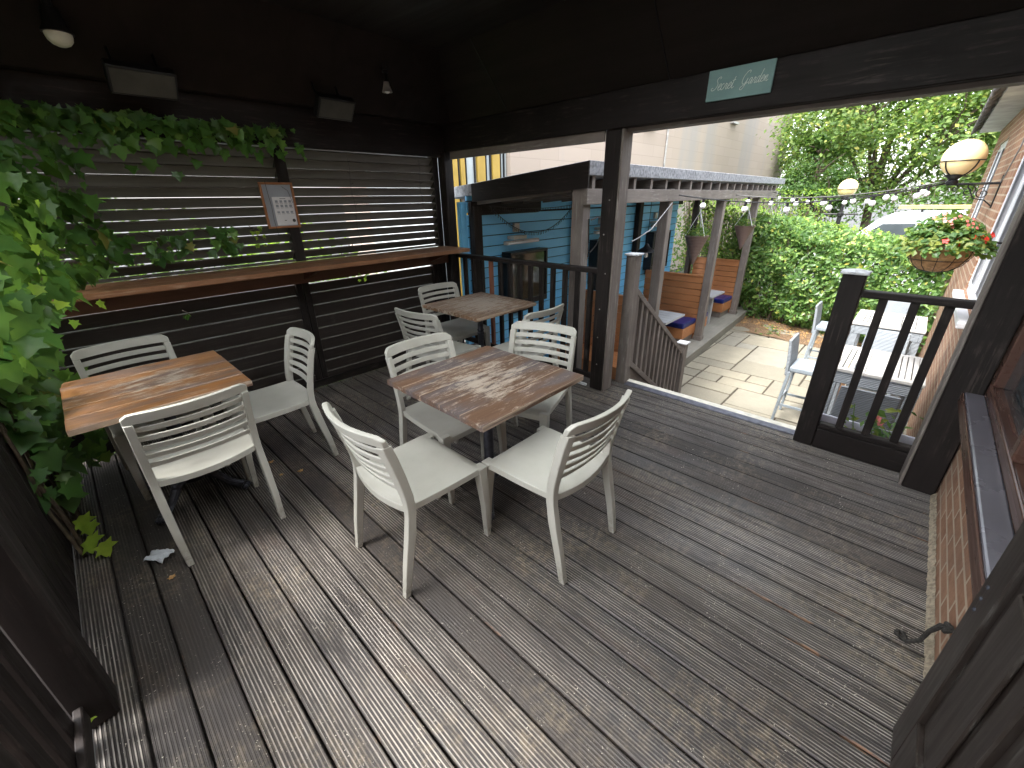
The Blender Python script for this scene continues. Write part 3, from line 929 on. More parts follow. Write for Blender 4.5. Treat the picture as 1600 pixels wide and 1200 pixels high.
# ================================================================== BALUSTRADES ON THE OPEN SIDE
RB = thing('rear_balustrade', 'dark timber balustrade between corner post and centre post in front of the blue wall', 'balustrade', (3.1, 2.8, 0))
q = MB(); q.box(3.055, 3.135, 1.906, 3.754, 1.035, 1.075); q.build('handrail', 'dark_y', RB, bevel=.008, seg=2)
q = MB(); q.box(3.075, 3.115, 1.906, 3.754, .07, .12); q.build('bottom_rail', 'dark_y', RB, bevel=.004)
n = 13
for i in range(n):
    yy = 3.754 - (i + .75) * (1.848 / (n + .4))
    q = MB(); q.box(3.077, 3.113, yy - .021, yy + .021, .12, 1.035)
    q.build('baluster', 'red_wood' if i == 3 else 'dark_z', RB, bevel=.003)
q = MB(); q.box(3.04, 3.06, 1.95, 2.05, .0, .02); tag(q.build('scrap_block', 'weath_white'), 'small pale block lying at the foot of the centre post', 'block')

RR = thing('front_balustrade', 'black timber balustrade with capped newel post right of the steps', 'balustrade', (3.28, 0, 0))
q = MB(); q.box(3.225, 3.325, .185, .300, -.0, 1.175); q.build('newel_post', 'dark_z', RR, bevel=.006)
q = MB(); q.box(3.212, 3.338, .172, .313, 1.175, 1.190); q.lathe([(.085, 1.190), (.04, 1.200)], (3.275, .2425, 0), 4, False, None)
q.build('newel_cap', 'weath_white', RR, bevel=.003)
q = MB(); q.box(3.225, 3.305, -.299, .184, 1.045, 1.085); q.build('handrail', 'dark_y', RR, bevel=.008, seg=2)
q = MB(); q.box(3.235, 3.29, -.299, .184, .145, .18); q.build('bottom_rail', 'dark_y', RR, bevel=.005)
q = MB(); q.box(3.225, 3.255, -.299, .184, .0, .144); q.build('kick_board', 'dark_y', RR, bevel=.004)
for yy in (.075, -.065, -.205):
    q = MB(); q.box(3.243, 3.283, yy - .021, yy + .021, .18, 1.045); q.build('baluster', 'dark_z', RR, bevel=.003)

SB = thing('stair_balustrade', 'weathered brown sloping stair rail with balusters beside the steps', 'balustrade', (4.0, 1.76, -.9))
q = MB(); q.box(3.335, 3.435, 1.715, 1.81, -.05, 1.165); q.build('newel_post', 'weather_z', SB, bevel=.005)
q = MB(); q.box(3.322, 3.448, 1.702, 1.823, 1.165, 1.18); q.build('newel_cap', 'weath_white', SB, bevel=.003)
q = MB(); q.box(4.775, 4.87, 1.715, 1.81, PZ, .01); q.build('newel_post', 'weather_z', SB, bevel=.005)
q = MB(); q.box(4.76, 4.885, 1.70, 1.825, .01, .026); q.build('newel_cap', 'weath_white', SB, bevel=.003)
def slope(x): return .925 - .715 * (x - 3.36)
def sl_rail(z_off, h, y0, y1, nm, mat='weather_x'):
    q = MB(); xa, xb = 3.436, 4.774
    q.add([(xa, y0, slope(xa) + z_off - h), (xa, y1, slope(xa) + z_off - h), (xa, y1, slope(xa) + z_off), (xa, y0, slope(xa) + z_off),
           (xb, y0, slope(xb) + z_off - h), (xb, y1, slope(xb) + z_off - h), (xb, y1, slope(xb) + z_off), (xb, y0, slope(xb) + z_off)],
          [(0, 1, 2, 3), (7, 6, 5, 4), (0, 4, 5, 1), (3, 2, 6, 7), (0, 3, 7, 4), (1, 5, 6, 2)])
    q.build(nm, mat, SB, bevel=.004)
sl_rail(.03, .06, 1.735, 1.79, 'handrail')
sl_rail(-.66, .06, 1.735, 1.79, 'bottom_rail')
q = MB()
xa, xb = 3.436, 4.774
q.add([(xa, 1.765, PZ), (xb, 1.765, PZ), (xb, 1.765, slope(xb) - .721), (xa, 1.765, slope(xa) - .721),
       (xa, 1.785, PZ), (xb, 1.785, PZ), (xb, 1.785, slope(xb) - .721), (xa, 1.785, slope(xa) - .721)],
      [(0, 1, 2, 3), (5, 4, 7, 6), (3, 2, 6, 7), (0, 4, 5, 1), (0, 3, 7, 4), (1, 5, 6, 2)])
q.build('side_panel', 'weather_x', SB)
for i in range(12):
    x = 3.436 + (i + .65) * (1.338 / 12.3)
    q = MB()
    x0, x1 = x - .02, x + .02
    q.add([(x0, 1.742, slope(x0) - .662), (x1, 1.742, slope(x1) - .662), (x1, 1.742, slope(x1) - .028), (x0, 1.742, slope(x0) - .028),
           (x0, 1.782, slope(x0) - .662), (x1, 1.782, slope(x1) - .662), (x1, 1.782, slope(x1) - .028), (x0, 1.782, slope(x0) - .028)],
          [(0, 1, 2, 3), (5, 4, 7, 6), (3, 2, 6, 7), (0, 4, 5, 1), (0, 3, 7, 4), (1, 5, 6, 2)])
    q.build('baluster', 'weather_z', SB, bevel=.002)

# ================================================================== CHAIRS
def xprof(z):
    P = [(.40, -.188), (.46, -.186), (.52, -.190), (.62, -.208), (.72, -.232), (.80, -.256), (.86, -.276)]
    if z <= P[0][0]: return P[0][1]
    for (a, xa), (b_, xb) in zip(P, P[1:]):
        if z <= b_:
            t_ = (z - a) / (b_ - a); return xa + (xb - xa) * t_
    return P[-1][1]
def chair_surface(s, z, off=0.0):
    bow = .052 * min(1, max(.25, (z - .40) / .25))
    return (xprof(z) - bow * (1 - s * s) + off, s * .236, z)
def make_chair(loc, rz, label, group):
    t = thing('slatted_chair', label, 'chair', loc, rz, group)
    # backrest
    q = MB()
    th = .016
    def strip(s0, s1, zf0, zf1, nu, nv, thk=th):
        def P(i, j, o):
            s = s0 + (s1 - s0) * i / nu
            z = zf0(s) + (zf1(s) - zf0(s)) * j / nv
            return chair_surface(s, z, o)
        vs = []; fs = []
        for o in (thk / 2, -thk / 2):
            vs += [P(i, j, o) for i in range(nu + 1) for j in range(nv + 1)]
        N = (nu + 1) * (nv + 1); idx = lambda i, j, k=0: k * N + i * (nv + 1) + j
        for i in range(nu):
            for j in range(nv):
                fs.append((idx(i, j), idx(i + 1, j), idx(i + 1, j + 1), idx(i, j + 1)))
                fs.append((idx(i, j, 1), idx(i, j + 1, 1), idx(i + 1, j + 1, 1), idx(i + 1, j, 1)))
        for i in range(nu):
            fs.append((idx(i, 0), idx(i, 0, 1), idx(i + 1, 0, 1), idx(i + 1, 0)))
            fs.append((idx(i, nv), idx(i + 1, nv), idx(i + 1, nv, 1), idx(i, nv, 1)))
        for j in range(nv):
            fs.append((idx(0, j), idx(0, j + 1), idx(0, j + 1, 1), idx(0, j, 1)))
            fs.append((idx(nu, j), idx(nu, j, 1), idx(nu, j + 1, 1), idx(nu, j + 1)))
        q.add(vs, fs, True)
    ztop = lambda s: .838 - .022 * max(0, (abs(s) - .84) / .16) ** 2.2
    strip(-1, 1, lambda s: .787, ztop, 20, 3, .024)
    for k in range(5):
        za = .787 - .0215 - k * .0500
        strip(-.9, .9, lambda s, z=za: z - .0285, lambda s, z=za: z, 14, 1, .010)
    for sg_ in (-1, 1):
        a, b_ = (.86, 1.0) if sg_ > 0 else (-1.0, -.86)
        strip(a, b_, lambda s: .415, lambda s: .7875, 2, 11, .040)
    q.build('backrest', 'chair', t, world=False, bevel=.003)
    # seat
    q = MB()
    def S(u, v):
        # u along depth front(1)..back(0); v across
        s = v * 2 - 1
        x = -.200 + u * .44
        hw = .222 + .012 * u
        z = .452 - .012 * (1 - s * s) * math.sin(math.pi * min(1, u * 1.05)) + (.014 * (1 - u) ** 3) * s * s
        if u > .88:
            d = (u - .88) / .12
            z -= .026 * d * d; x -= .004 * d
        return (x - (.03 * (1 - s * s) * (1 - u)), s * hw, z)
    nu, nv = 14, 12
    tv = [S(i / nu, j / nv) for i in range(nu + 1) for j in range(nv + 1)]
    bv = [(x, y_, z - (.034 if (i_ % (nv + 1)) in (0, nv) or i_ < nv + 1 or i_ >= nu * (nv + 1) else .018)) for i_, (x, y_, z) in enumerate(tv)]
    N = len(tv); fs = []
    for i in range(nu):
        for j in range(nv):
            a = i * (nv + 1) + j
            fs.append((a, a + nv + 1, a + nv + 2, a + 1)); fs.append((N + a, N + a + 1, N + a + nv + 2, N + a + nv + 1))
    for i in range(nu):
        a = i * (nv + 1); c = a + nv + 1
        fs.append((a, N + a, N + c, c)); a += nv; c += nv; fs.append((a, c, N + c, N + a))
    for j in range(nv):
        fs.append((j, j + 1, N + j + 1, N + j)); a = nu * (nv + 1) + j; fs.append((a, N + a, N + a + 1, a + 1))
    q.add(tv + bv, fs, True)
    q.build('seat', 'chair', t, world=False, bevel=.0025)
    for sg_ in (-1, 1):
        q = MB(); q.rects([(.240, sg_ * .214, 0, .0135, .0150), (.233, sg_ * .215, .2, .0170, .0195), (.220, sg_ * .213, .36, .0215, .0245), (.213, sg_ * .2105, .446, .0265, .0265)])
        q.build('leg', 'chair', t, world=False, bevel=.004, seg=2)
        q = MB(); q.rects([(-.264, sg_ * .217, 0, .0150, .0140), (-.238, sg_ * .2205, .16, .0185, .0160), (-.205, sg_ * .2210, .32, .0215, .0172), (-.1895, sg_ * .2197, .42, .0203, .0166), (-.1880, sg_ * .2197, .47, .0185, .0155)])
        q.build('leg', 'chair', t, world=False, bevel=.004, seg=2)
    return t
CG = 'pale grey slatted chairs around the deck tables'
ch0 = make_chair((.87, 1.475, 0), R(0), 'pale grey slatted chair left of the front middle table, nearest the camera side', CG)
for (x, y, a, lab) in (
    (1.355, 1.05, 90, 'pale grey slatted chair on the near right side of the middle table'),
    (1.36, 1.83, -91, 'pale grey slatted chair tucked under the far left side of the middle table'),
    (1.86, 1.64, 197, 'pale grey slatted chair behind the middle table in front of the centre post'),
    (.195, 2.47, 91, 'pale grey slatted chair with its back to the camera at the orange table'),
    (.665, 2.83, 176, 'pale grey slatted chair side on at the right end of the orange table'),
    (.12, 3.24, -86, 'pale grey slatted chair against the dark boarded wall behind the orange table'),
    (2.05, 2.79, 8, 'pale grey slatted chair left of the bleached table in the far corner'),
    (2.555, 3.21, -91, 'pale grey slatted chair behind the bleached table, closest to the corner post'),
    (2.50, 2.28, 90, 'pale grey slatted chair right of the bleached table, back against the balustrade')):
    dup(ch0, (x, y, 0), R(a), lab)

# ================================================================== TABLES
def make_table(cx, cy, w, d, top, label, rot=0.0, n=5):
    t = thing('pedestal_table', label, 'table', (cx, cy, 0), rot, 'square plank topped cafe tables')
    q = MB()
    ph = d / n
    for i in range(n):
        ya = -d / 2 + i * ph
        sh = ru(-.002, .002)
        q.box(-w / 2 + sh, w / 2 + sh, ya + .0018, ya + ph - .0018, .700 + ru(-.001, .001), .731 + ru(-.0008, .0008))
    q.build('tabletop', top, t, world=False, bevel=.0025)
    q = MB(); q.box(-.17, .17, -.17, .17, .690, .6995); q.build('top_plate', 'iron', t, world=False)
    q = MB()
    q.lathe([(.036, .16), (.040, .175), (.034, .19), (.030, .22), (.030, .30), (.028, .43), (.034, .437), (.036, .447), (.032, .457), (.026, .462), (.032, .470), (.034, .480), (.028, .490),
             (.028, .52), (.026, .58), (.030, .60), (.036, .61), (.030, .622), (.027, .63), (.028, .66), (.036, .680), (.05, .690)], n=20)
    q.build('column', 'iron', t, world=False)
    q = MB()
    q.lathe([(.055, .085), (.066, .095), (.070, .110), (.060, .122), (.064, .130), (.056, .142), (.060, .150), (.048, .160), (.050, .166), (.036, .172)], n=24)
    q.build('base_hub', 'iron', t, world=False)
    for k in range(4):
        a = R(45 + 90 * k)
        M = Matrix.Rotation(a, 4, 'Z')
        q = MB()
        P = [(.045, .135), (.095, .140), (.138, .117), (.175, .080), (.215, .050), (.255, .036), (.288, .028)]
        rows_w = [.034, .033, .028, .025, .023, .024, .029]
        rows_h = [.038, .034, .026, .020, .017, .018, .022]
        vs = []; fs = []; m_ = 10
        for i, (r_, z) in enumerate(P):
            for j in range(m_):
                an = 2 * math.pi * j / m_
                vs.append(M @ Vector((r_ + math.sin(an) * rows_h[i] * .45, math.cos(an) * rows_w[i], z + math.sin(an) * rows_h[i] * .8)))
        for i in range(len(P) - 1):
            for j in range(m_):
                a0 = i * m_ + j; b0 = i * m_ + (j + 1) % m_
                fs.append((a0, b0, b0 + m_, a0 + m_))
        fs.append(tuple(range(m_ - 1, -1, -1))); fs.append(tuple((len(P) - 1) * m_ + j for j in range(m_)))
        q.add(vs, fs, True)
        for s_ in (-1, 1):     # scroll ridges
            pts = [M @ Vector((r_, s_ * w_ * .55, z + h_ * .72)) for (r_, z), w_, h_ in zip(P, rows_w, rows_h)]
            q.tube(pts, .0055, 6)
        for s_ in (-1, 0, 1):  # toes of the paw foot
            c = M @ Vector((.302, s_ * .016, .020))
            q.sphere(tuple(c), .0175, 8, 6)
        q.sphere(tuple(M @ Vector((.140, 0, .122))), .023, 10, 6)
        q.build('foot', 'iron', t, world=False)
    return t
make_table(1.405, 1.545, .76, .775, 'top_worn', 'square brown plank table with scraped pale patches in the middle of the deck')
make_table(.155, 2.875, .735, .775, 'top_orange', 'square orange brown plank table beside the ivy', 0.0, 5)
make_table(2.575, 2.87, .755, .77, 'top_bleached', 'square bleached weathered plank table in the far corner by the balustrade')

# ================================================================== IVY
LEAF = [(0, 0), (-.20, .10), (-.50, .02), (-.40, .30), (-.62, .52), (-.32, .58), (-.22, .78), (0, 1.08), (.22, .78), (.32, .58), (.62, .52), (.40, .30), (.50, .02), (.20, .10)]
def leaf(mb, p, size, tip, nrm, fold=.22, seedv=0):
    """lobed leaf: fan about its middle, folded on the midrib, drooping"""
    tip = Vector(tip).normalized(); nrm = Vector(nrm)
    side = tip.cross(nrm)
    if side.length < 1e-4: side = tip.orthogonal()
    side.normalize(); nrm = side.cross(tip).normalized()
    p = Vector(p)
    cur = ru(.05, .28); tw = ru(-.12, .12)
    vs = []
    for (u, v) in [(0, .42)] + LEAF:
        u *= ru(.92, 1.08)
        h = abs(u) * fold - cur * v * v * .5 + tw * u
        vs.append(p + side * (u * size) + tip * (v * size) - nrm * (-h * size))
    n = len(LEAF)
    fs = [(0, 1 + i, 1 + (i + 1) % n) for i in range(n)]
    mb.add(vs, fs, True)
def rand_leaf(mb, p, size, face=(0.6, -0.8, .35), spread=.55):
    n = Vector((face[0] + ru(-spread, spread), face[1] + ru(-spread, spread), face[2] + ru(-spread, spread))).normalized()
    tip = Vector((ru(-.6, .6), ru(-.6, .6), -1.0))
    tip = tip - n * tip.dot(n)
    leaf(mb, p, size, tip, n)
def ivy_mass():
    t = thing('ivy_plant', 'large dense green ivy climbing the left side of the shelter', 'ivy', (-.35, 3.0, 0))
    f = MB(); rs = random.Random(11)
    stems = MB()
    # upper body: bulges into the shelter from the open side
    cl = []
    for (cx, cy, cz, rx, ry, rz, n) in (
        (-.30, 3.20, 1.92, .20, .62, .20, 150),
        (-.16, 3.40, 1.65, .22, .38, .26, 170),
        (-.33, 2.75, 1.62, .15, .38, .34, 170),
        (-.30, 2.72, 1.25, .17, .36, .26, 170),
        (-.20, 3.20, 1.30, .20, .40, .22, 150),
        (-.36, 3.15, .85, .12, .48, .34, 200),
        (-.38, 3.1, .50, .10, .50, .26, 120),
        (-.26, 3.55, .55, .16, .20, .45, 90),
        (-.02, 3.60, 1.80, .28, .15, .26, 120), (-.10, 3.55, 1.40, .24, .18, .22, 90), (.04, 3.66, 1.50, .20, .10, .30, 90)):
        for i in range(int(n * 1.35)):
            d = Vector((ru(-1, 1), ru(-1, 1), ru(-1, 1)))
            if d.length > 1: continue
            d = d.normalized() * (d.length ** .35)
            p = Vector((cx + d.x * rx, cy + d.y * ry, cz + d.z * rz))
            if p.y > 3.80 or p.x < -.55: continue
            rand_leaf(f, p, random.choice((ru(.045, .075), ru(.06, .10), ru(.09, .13))), (.7, -.6, .45))
    f.build('foliage', 'ivy', t)
    yl = MB()
    for i in range(18):
        p = Vector((ru(-.36, -.05), ru(2.6, 3.5), ru(1.1, 1.95)))
        rand_leaf(yl, p + Vector((.12, -.02, 0)), ru(.03, .055), (.7, -.6, .45))
    yl.build('young_leaves', 'ivy_young', t)
    for i in range(16):
        y = ru(2.65, 3.7); x = -.39
        pts = [(x + ru(-.02, .02), y + .06 * math.sin(k * 1.1 + i), k * .27) for k in range(8)]
        stems.tube(pts, [.010 - .0009 * k for k in range(8)], 5)
    stems.build('stem', 'vine_stem', t)
ivy_mass()
def ivy_swag():
    t = thing('ivy_swag', 'ivy trailing along the top of the louvred wall beneath the ceiling', 'ivy', (.8, 3.75, 2.05))
    f = MB(); s = MB()
    pts = []
    for k in range(24):
        x = -.1 + k * .067
        pts.append((x, 3.72 + .02 * math.sin(k), 2.09 + .025 * math.sin(k * .7)))
    s.tube(pts, .006, 5); s.build('stem', 'vine_stem', t)
    for i in range(310):
        x = ru(-.1, 1.42)
        dens = 1 if x < 1.2 else .5
        if rnd() > dens: continue
        drop = .20 if x < .75 else .14
        z = 2.14 - abs(random.gauss(0, 1)) * drop * .55
        rand_leaf(f, (x, 3.72 - ru(0, .13), z), ru(.045, .088), (.15, -.9, .3), .5)
    for i in range(16):
        rand_leaf(f, (ru(1.36, 1.58), 3.72 - ru(0, .08), ru(1.93, 2.16)), ru(.035, .06), (.1, -.9, .3), .5)
    f.build('foliage', 'ivy', t)
ivy_swag()
def sprig(x, z, n, sx, sz, size, label, mat='ivy', y=3.80, ln=True):
    t = thing('ivy_sprig', label, 'ivy', (x, y, z), 0, 'ivy sprigs poking through the slats')
    f = MB()
    for i in range(n):
        rand_leaf(f, (x + ru(-sx, sx), y - ru(0, .06), z + ru(-sz, sz)), size * ru(.7, 1.15), (.1, -.85, .35), .5)
    f.build('foliage', mat, t)
    s = MB(); s.tube([(x - sx, y + .03, z + sz), (x, y, z), (x + sx, y - .01, z - sz * .6)], .003, 5); s.build('stem', 'vine_stem', t)
sprig(.20, 1.38, 26, .13, .13, .080, 'large leaved ivy sprig on the left louvres just above the shelf')
sprig(.56, 1.37, 24, .14, .09, .070, 'ivy sprig on the louvres between the left ivy mass and the notice')
sprig(.86, 1.38, 20, .12, .11, .078, 'ivy sprig hanging on the louvres left of the framed notice')
sprig(1.12, 1.40, 9, .04, .08, .035, 'small yellow edged ivy sprig just left of the framed notice', 'ivy_young')
sprig(.52, .90, 2, .015, .015, .045, 'single ivy leaf poking out below the shelf')
sprig(1.93, .975, 9, .04, .04, .028, 'small pale ivy sprig in the gap under the shelf', 'ivy_young', 3.83)

# yellow leaves at the foot of the left wall
def low_leaves():
    t = thing('ivy_shoot', 'bright yellow green leaves standing at the foot of the left side wall', 'plant', (-.36, 2.82, 0))
    f = MB()
    for (x, y, z, s_) in ((-.34, 2.80, .16, .10), (-.32, 2.74, .14, .08), (-.33, 2.64, .12, .11), (-.30, 2.60, .08, .09)):
        leaf(f, (x, y, z), s_, (ru(-.2, .2), ru(-.4, .1), -1), (.6, -.6, .6))
    f.build('foliage', 'ivy_young', t)
    s = MB(); s.tube([(-.37, 2.84, 0), (-.35, 2.84, .06), (-.33, 2.86, .13)], .003, 5); s.build('stem', 'vine_stem', t)
    t = thing('weed', 'small green weed beside the near left balustrade boards', 'plant', (-.39, 1.62, 0))
    f = MB()
    for i in range(5): rand_leaf(f, (-.385 + ru(-.02, .03), 1.63 + ru(-.03, .03), .035 + ru(0, .03)), .03, (.3, -.2, .9), .4)
    f.build('foliage', 'ivy_young', t)
low_leaves()

# ================================================================== LITTER
def dry(x, y, a, s_, lab):
    b = MB(); c, s = math.cos(a), math.sin(a)
    vs = []
    for (u, v) in [(0, .42)] + LEAF:
        z = .006 + .35 * s_ * abs(u) ** 1.5 * ru(.4, 1.3) + .10 * s_ * ru(0, 1)
        uu, vv = u * s_ * .9, (v - .5) * s_
        vs.append((x + uu * c - vv * s, y + uu * s + vv * c, z))
    n = len(LEAF); b.add(vs, [(0, 1 + i, 1 + (i + 1) % n) for i in range(n)], True)
    tag(b.build('dry_leaf', 'dry_leaf', solid=.001), lab, 'leaf', 'dry leaves fallen on the deck')
for args in ((.565, 2.84, .4, .036, 'dry brown leaf on the deck under the side on chair, farthest left'),
             (.56, 2.63, 2.0, .026, 'tiny dry leaf on the deck just below the chair at the orange table'),
             (.66, 2.58, 1.1, .036, 'dry curled leaf between the orange table chair and the middle table chair'),
             (1.08, 2.93, 2.6, .030, 'small dry leaf on the deck behind the middle table chair'),
             (-.10, 2.17, .2, .032, 'dry orange leaf beside the foot of the near left chair')):
    dry(*args)
def tissue():
    b = MB()
    def F(u, v):
        x = (u - .5) * .075; y = (v - .5) * .115
        return (-.115 + x * .8 - y * .55, 2.37 + x * .6 + y * .75, .007 + .020 * abs(noise.noise(Vector((u * 4, v * 5, .3)))) + .012 * math.sin(u * 7 + v * 3) ** 2)
    b.grid(F, 10, 12)
    tag(b.build('paper_tissue', 'tissue', solid=.001), 'crumpled white paper tissue on the deck by the near left chair foot', 'tissue')
tissue()

# ================================================================== HOUSE (brick wall on the right)
HS = thing('brick_house', 'red brick house wall with white windows along the right side', 'house', (4.0, -.5, -.9))
HY = -.452
def house():
    q = MB()
    zt = 2.62
    def wall(x0, x1, z0, z1): q.box(x0, x1, HY - .30, HY, z0, z1)
    # holes: deck window 1.35..2.98 z .47..1.98 ; window A 4.85..6.45 z .66..2.15 ; window B 8.9..10.4 z .92..2.25
    wall(-6.0, 1.45, PZ, zt)
    wall(1.45, 3.055, PZ, .61); wall(1.45, 3.055, 1.98, zt)
    wall(3.055, 4.85, PZ, zt)
    wall(4.85, 6.45, PZ, .66); wall(4.85, 6.45, 2.15, zt)
    wall(6.45, 8.9, PZ, zt)
    wall(8.9, 10.4, PZ, .92); wall(8.9, 10.4, 2.25, zt)
    wall(10.4, 11.3, PZ, zt)
    q.box(-6, 11.3, -6.0, HY - .31, PZ, zt)
    q.build('wall', 'brick', HS)
    for (x0, x1, z0, z1, nm) in ((4.85, 6.45, .66, 2.15, 2), (8.9, 10.4, .92, 2.25, 2)):
        f = MB(); w = .07; y0, y1 = HY - .09, HY - .02
        f.box(x0, x1, y0, y1, z1 - w, z1); f.box(x0, x1, y0, y1, z0, z0 + w)
        f.box(x0, x0 + w, y0, y1, z0 + w, z1 - w); f.box(x1 - w, x1, y0, y1, z0 + w, z1 - w)
        xm = (x0 + x1) / 2
        f.box(xm - .045, xm + .045, y0, y1 + .008, z0 + w, z1 - w)
        for xs in (x0 + w, xm + .045):
            xe = xs + (x1 - x0) / 2 - w - .045
            f.box(xs, xe, y1 - .004, y1 + .01, z0 + w, z0 + w + .04); f.box(xs, xe, y1 - .004, y1 + .01, z1 - w - .04, z1 - w)
            f.box(xs, xs + .04, y1 - .004, y1 + .01, z0 + w + .04, z1 - w - .04); f.box(xe - .04, xe, y1 - .004, y1 + .01, z0 + w + .04, z1 - w - .04)
        fo = f.build('window', 'white', HS, bevel=.004)
        g_ = MB(); g_.box(x0 + w, x1 - w, y0 + .01, y0 + .02, z0 + w, z1 - w); go = g_.build('pane', 'glass', fo, world=False)
        go.location = (0, 0, 0); go.data.transform(Matrix.Translation(-HS.location))
        s_ = MB(); s_.box(x0 - .06, x1 + .06, HY - .02, HY + .075, z0 - .055, z0 - .004); so_ = s_.build('sill', 'white', fo, world=False, bevel=.01, seg=2)
        so_.data.transform(Matrix.Translation(-HS.location))
    # roof with lapped tiles, soffit and gutter
    f = MB(); f.box(3.35, 11.5, HY, -.20, 2.52, 2.56); f.build('soffit', 'soffit', HS)
    f = MB()
    for i in range(19):
        x = 3.35 + i * .43
        vs = []
        for k in range(11):
            a = math.pi * k / 10
            for (y, z) in ((-.11, 2.50), (-.17, 2.55), (-1.4, 3.17)):
                rr_ = .215 if y < -.12 else .19
                vs.append((x + .215 - rr_ * math.cos(a), y, z + (.10 if y < -.12 else .075) * math.sin(a)))
        f.add(vs, [(3 * k + j, 3 * k + 3 + j, 3 * k + 4 + j, 3 * k + 1 + j) for k in range(10) for j in (0, 1)], True)
    f.build('roof_tiles', 'roof_tile', HS, solid=.02)
    f = MB(); f.add([(-6, -.20, 2.57), (11.5, -.20, 2.57), (11.5, -6, 5.6), (-6, -6, 5.6)], [(0, 1, 2, 3)]); f.build('roof', 'roof_tile', HS, solid=.03)
    f = MB(); f.tube([(3.3, -.15, 2.43), (4.6, -.15, 2.43)], .06, 12); f.build('gutter', 'gutter', HS)
    f = MB(); f.tube([(6.6, HY + .015, 2.5), (6.62, HY + .015, 2.0), (7.1, HY + .012, 1.75), (7.25, HY + .012, 1.70)], .006, 6); f.build('cable', 'grey_cord', HS)
house()
def deck_window():
    x0, x1, z0, z1 = 1.45, 3.055, .657, 1.98
    f = MB(); y0, y1 = HY - .06, HY + .006; w = .07
    f.box(x0, x1, y0, y1, z1 - w, z1); f.box(x0, x1, y0, y1, z0, z0 + w)
    f.box(x0, x0 + w, y0, y1, z0 + w, z1 - w); f.box(x1 - w, x1, y0, y1, z0 + w, z1 - w)
    f.box(2.12, 2.175, y0, y1 + .006, z0 + w, z1 - w)
    f.box(x0 + w, x1 - w, y1, y1 + .012, z0 + w - .02, z0 + w + .012)
    fo = f.build('window', 'frame_dark', HS, bevel=.006, seg=2)
    g_ = MB(); g_.box(x0 + w, x1 - w, y0 + .02, y0 + .028, z0 + w, z1 - w); go = g_.build('pane', 'glass', fo, world=False)
    go.data.transform(Matrix.Translation(-HS.location))
    s_ = MB(); s_.box(x0 - .02, 3.058, HY + .001, HY + .078, .612, .655); so_ = s_.build('sill', 'sill', fo, world=False, bevel=.008, seg=2)
    so_.data.transform(Matrix.Translation(-HS.location))
    s_ = MB(); s_.box(x0 - .03, 3.058, HY + .0785, HY + .087, .590, .650); so_ = s_.build('sill_edge', 'frame_dark', fo, world=False, bevel=.003)
    so_.data.transform(Matrix.Translation(-HS.location))
deck_window()
# mortar fillet between the deck and the brickwork
q = MB()
q.grid(lambda a, b_: (1.2 + 1.86 * a, HY + .022 - .02 * b_ + .006 * noise.noise(Vector((a * 60, b_ * 3, 0))), .001 + .03 * b_ + .004 * noise.noise(Vector((a * 50, 4, b_)))), 80, 3)
MAT['fillet'] = plain('sandy_mortar', (0.30, 0.25, 0.18), 0.95, 0, 0.3, 60, 'World', 0.8)
q.build('mortar_fillet', 'fillet', HS)

# open door folded back against the wall
DR = thing('panelled_door', 'dark brown panelled door standing open against the brick wall at the right', 'door', (1.1, -.36, 0))
def door():
    xa, xb, ya, yb, zt = .55, 1.405, -.402, -.358, 2.0
    q = MB()
    q.box(xb - .13, xb, ya, yb, .018, zt); q.box(xa, xa + .12, ya, yb, .018, zt)
    q.box(xa + .12, xb - .13, ya, yb, .018, .24); q.box(xa + .12, xb - .13, ya, yb, .86, 1.04); q.box(xa + .12, xb - .13, ya, yb, 1.86, zt)
    q.box(.94, 1.01, ya, yb, .24, .86); q.box(.94, 1.01, ya, yb, 1.04, 1.86)
    q.build('door_frame', 'door', DR, bevel=.004)
    for (x0, x1) in ((xa + .12, .94), (1.01, xb - .13)):
        for (z0, z1) in ((.24, .86), (1.04, 1.86)):
            q = MB(); q.box(x0, x1, ya + .012, yb - .014, z0, z1)
            o = .05; q.box(x0 + o, x1 - o, yb - .0145, yb - .004, z0 + o, z1 - o)
            q.build('door_panel', 'door', DR, bevel=.004)
    q = MB()
    for z in (.62, .66, .70):
        q.lathe([(.006, 0), (.006, .003), (.003, .005)], (xb - .045, yb, z), 10, True, Matrix.Rotation(R(-90), 3, 'X'))
    q.build('bolt_head', 'iron', DR)
    q = MB(); q.lathe([(.022, 0), (.022, .012), (.012, .016), (.014, .05), (.026, .06), (.02, .075)], (xa + .07, yb, 1.0), 14, True, Matrix.Rotation(R(-90), 3, 'X'))
    q.build('handle', 'black', DR)
door()
# rope stay
q = MB()
pts = [(1.757, HY + .01, .205), (1.775, HY + .03, .19), (1.79, HY + .045, .13), (1.80, -.40, .06), (1.815, -.375, .012), (1.83, -.36, .01)]
q.tube(pts, [.010, .010, .008, .008, .008, .012], 8)
for k in range(14):
    a = k * 2.4
    q.sphere((1.757 + .012 * math.cos(a), HY + .018 + .006 * math.sin(a * 2), .205 + .014 * math.sin(a)), .009, 7, 5)
    q.sphere((1.835 + .012 * math.cos(a), -.357 + .014 * math.sin(a), .012 + .004 * (k % 2)), .008, 7, 5)
tag(q.build('rope_stay', 'rope'), 'short knotted black rope hanging from the brick wall onto the deck', 'rope')

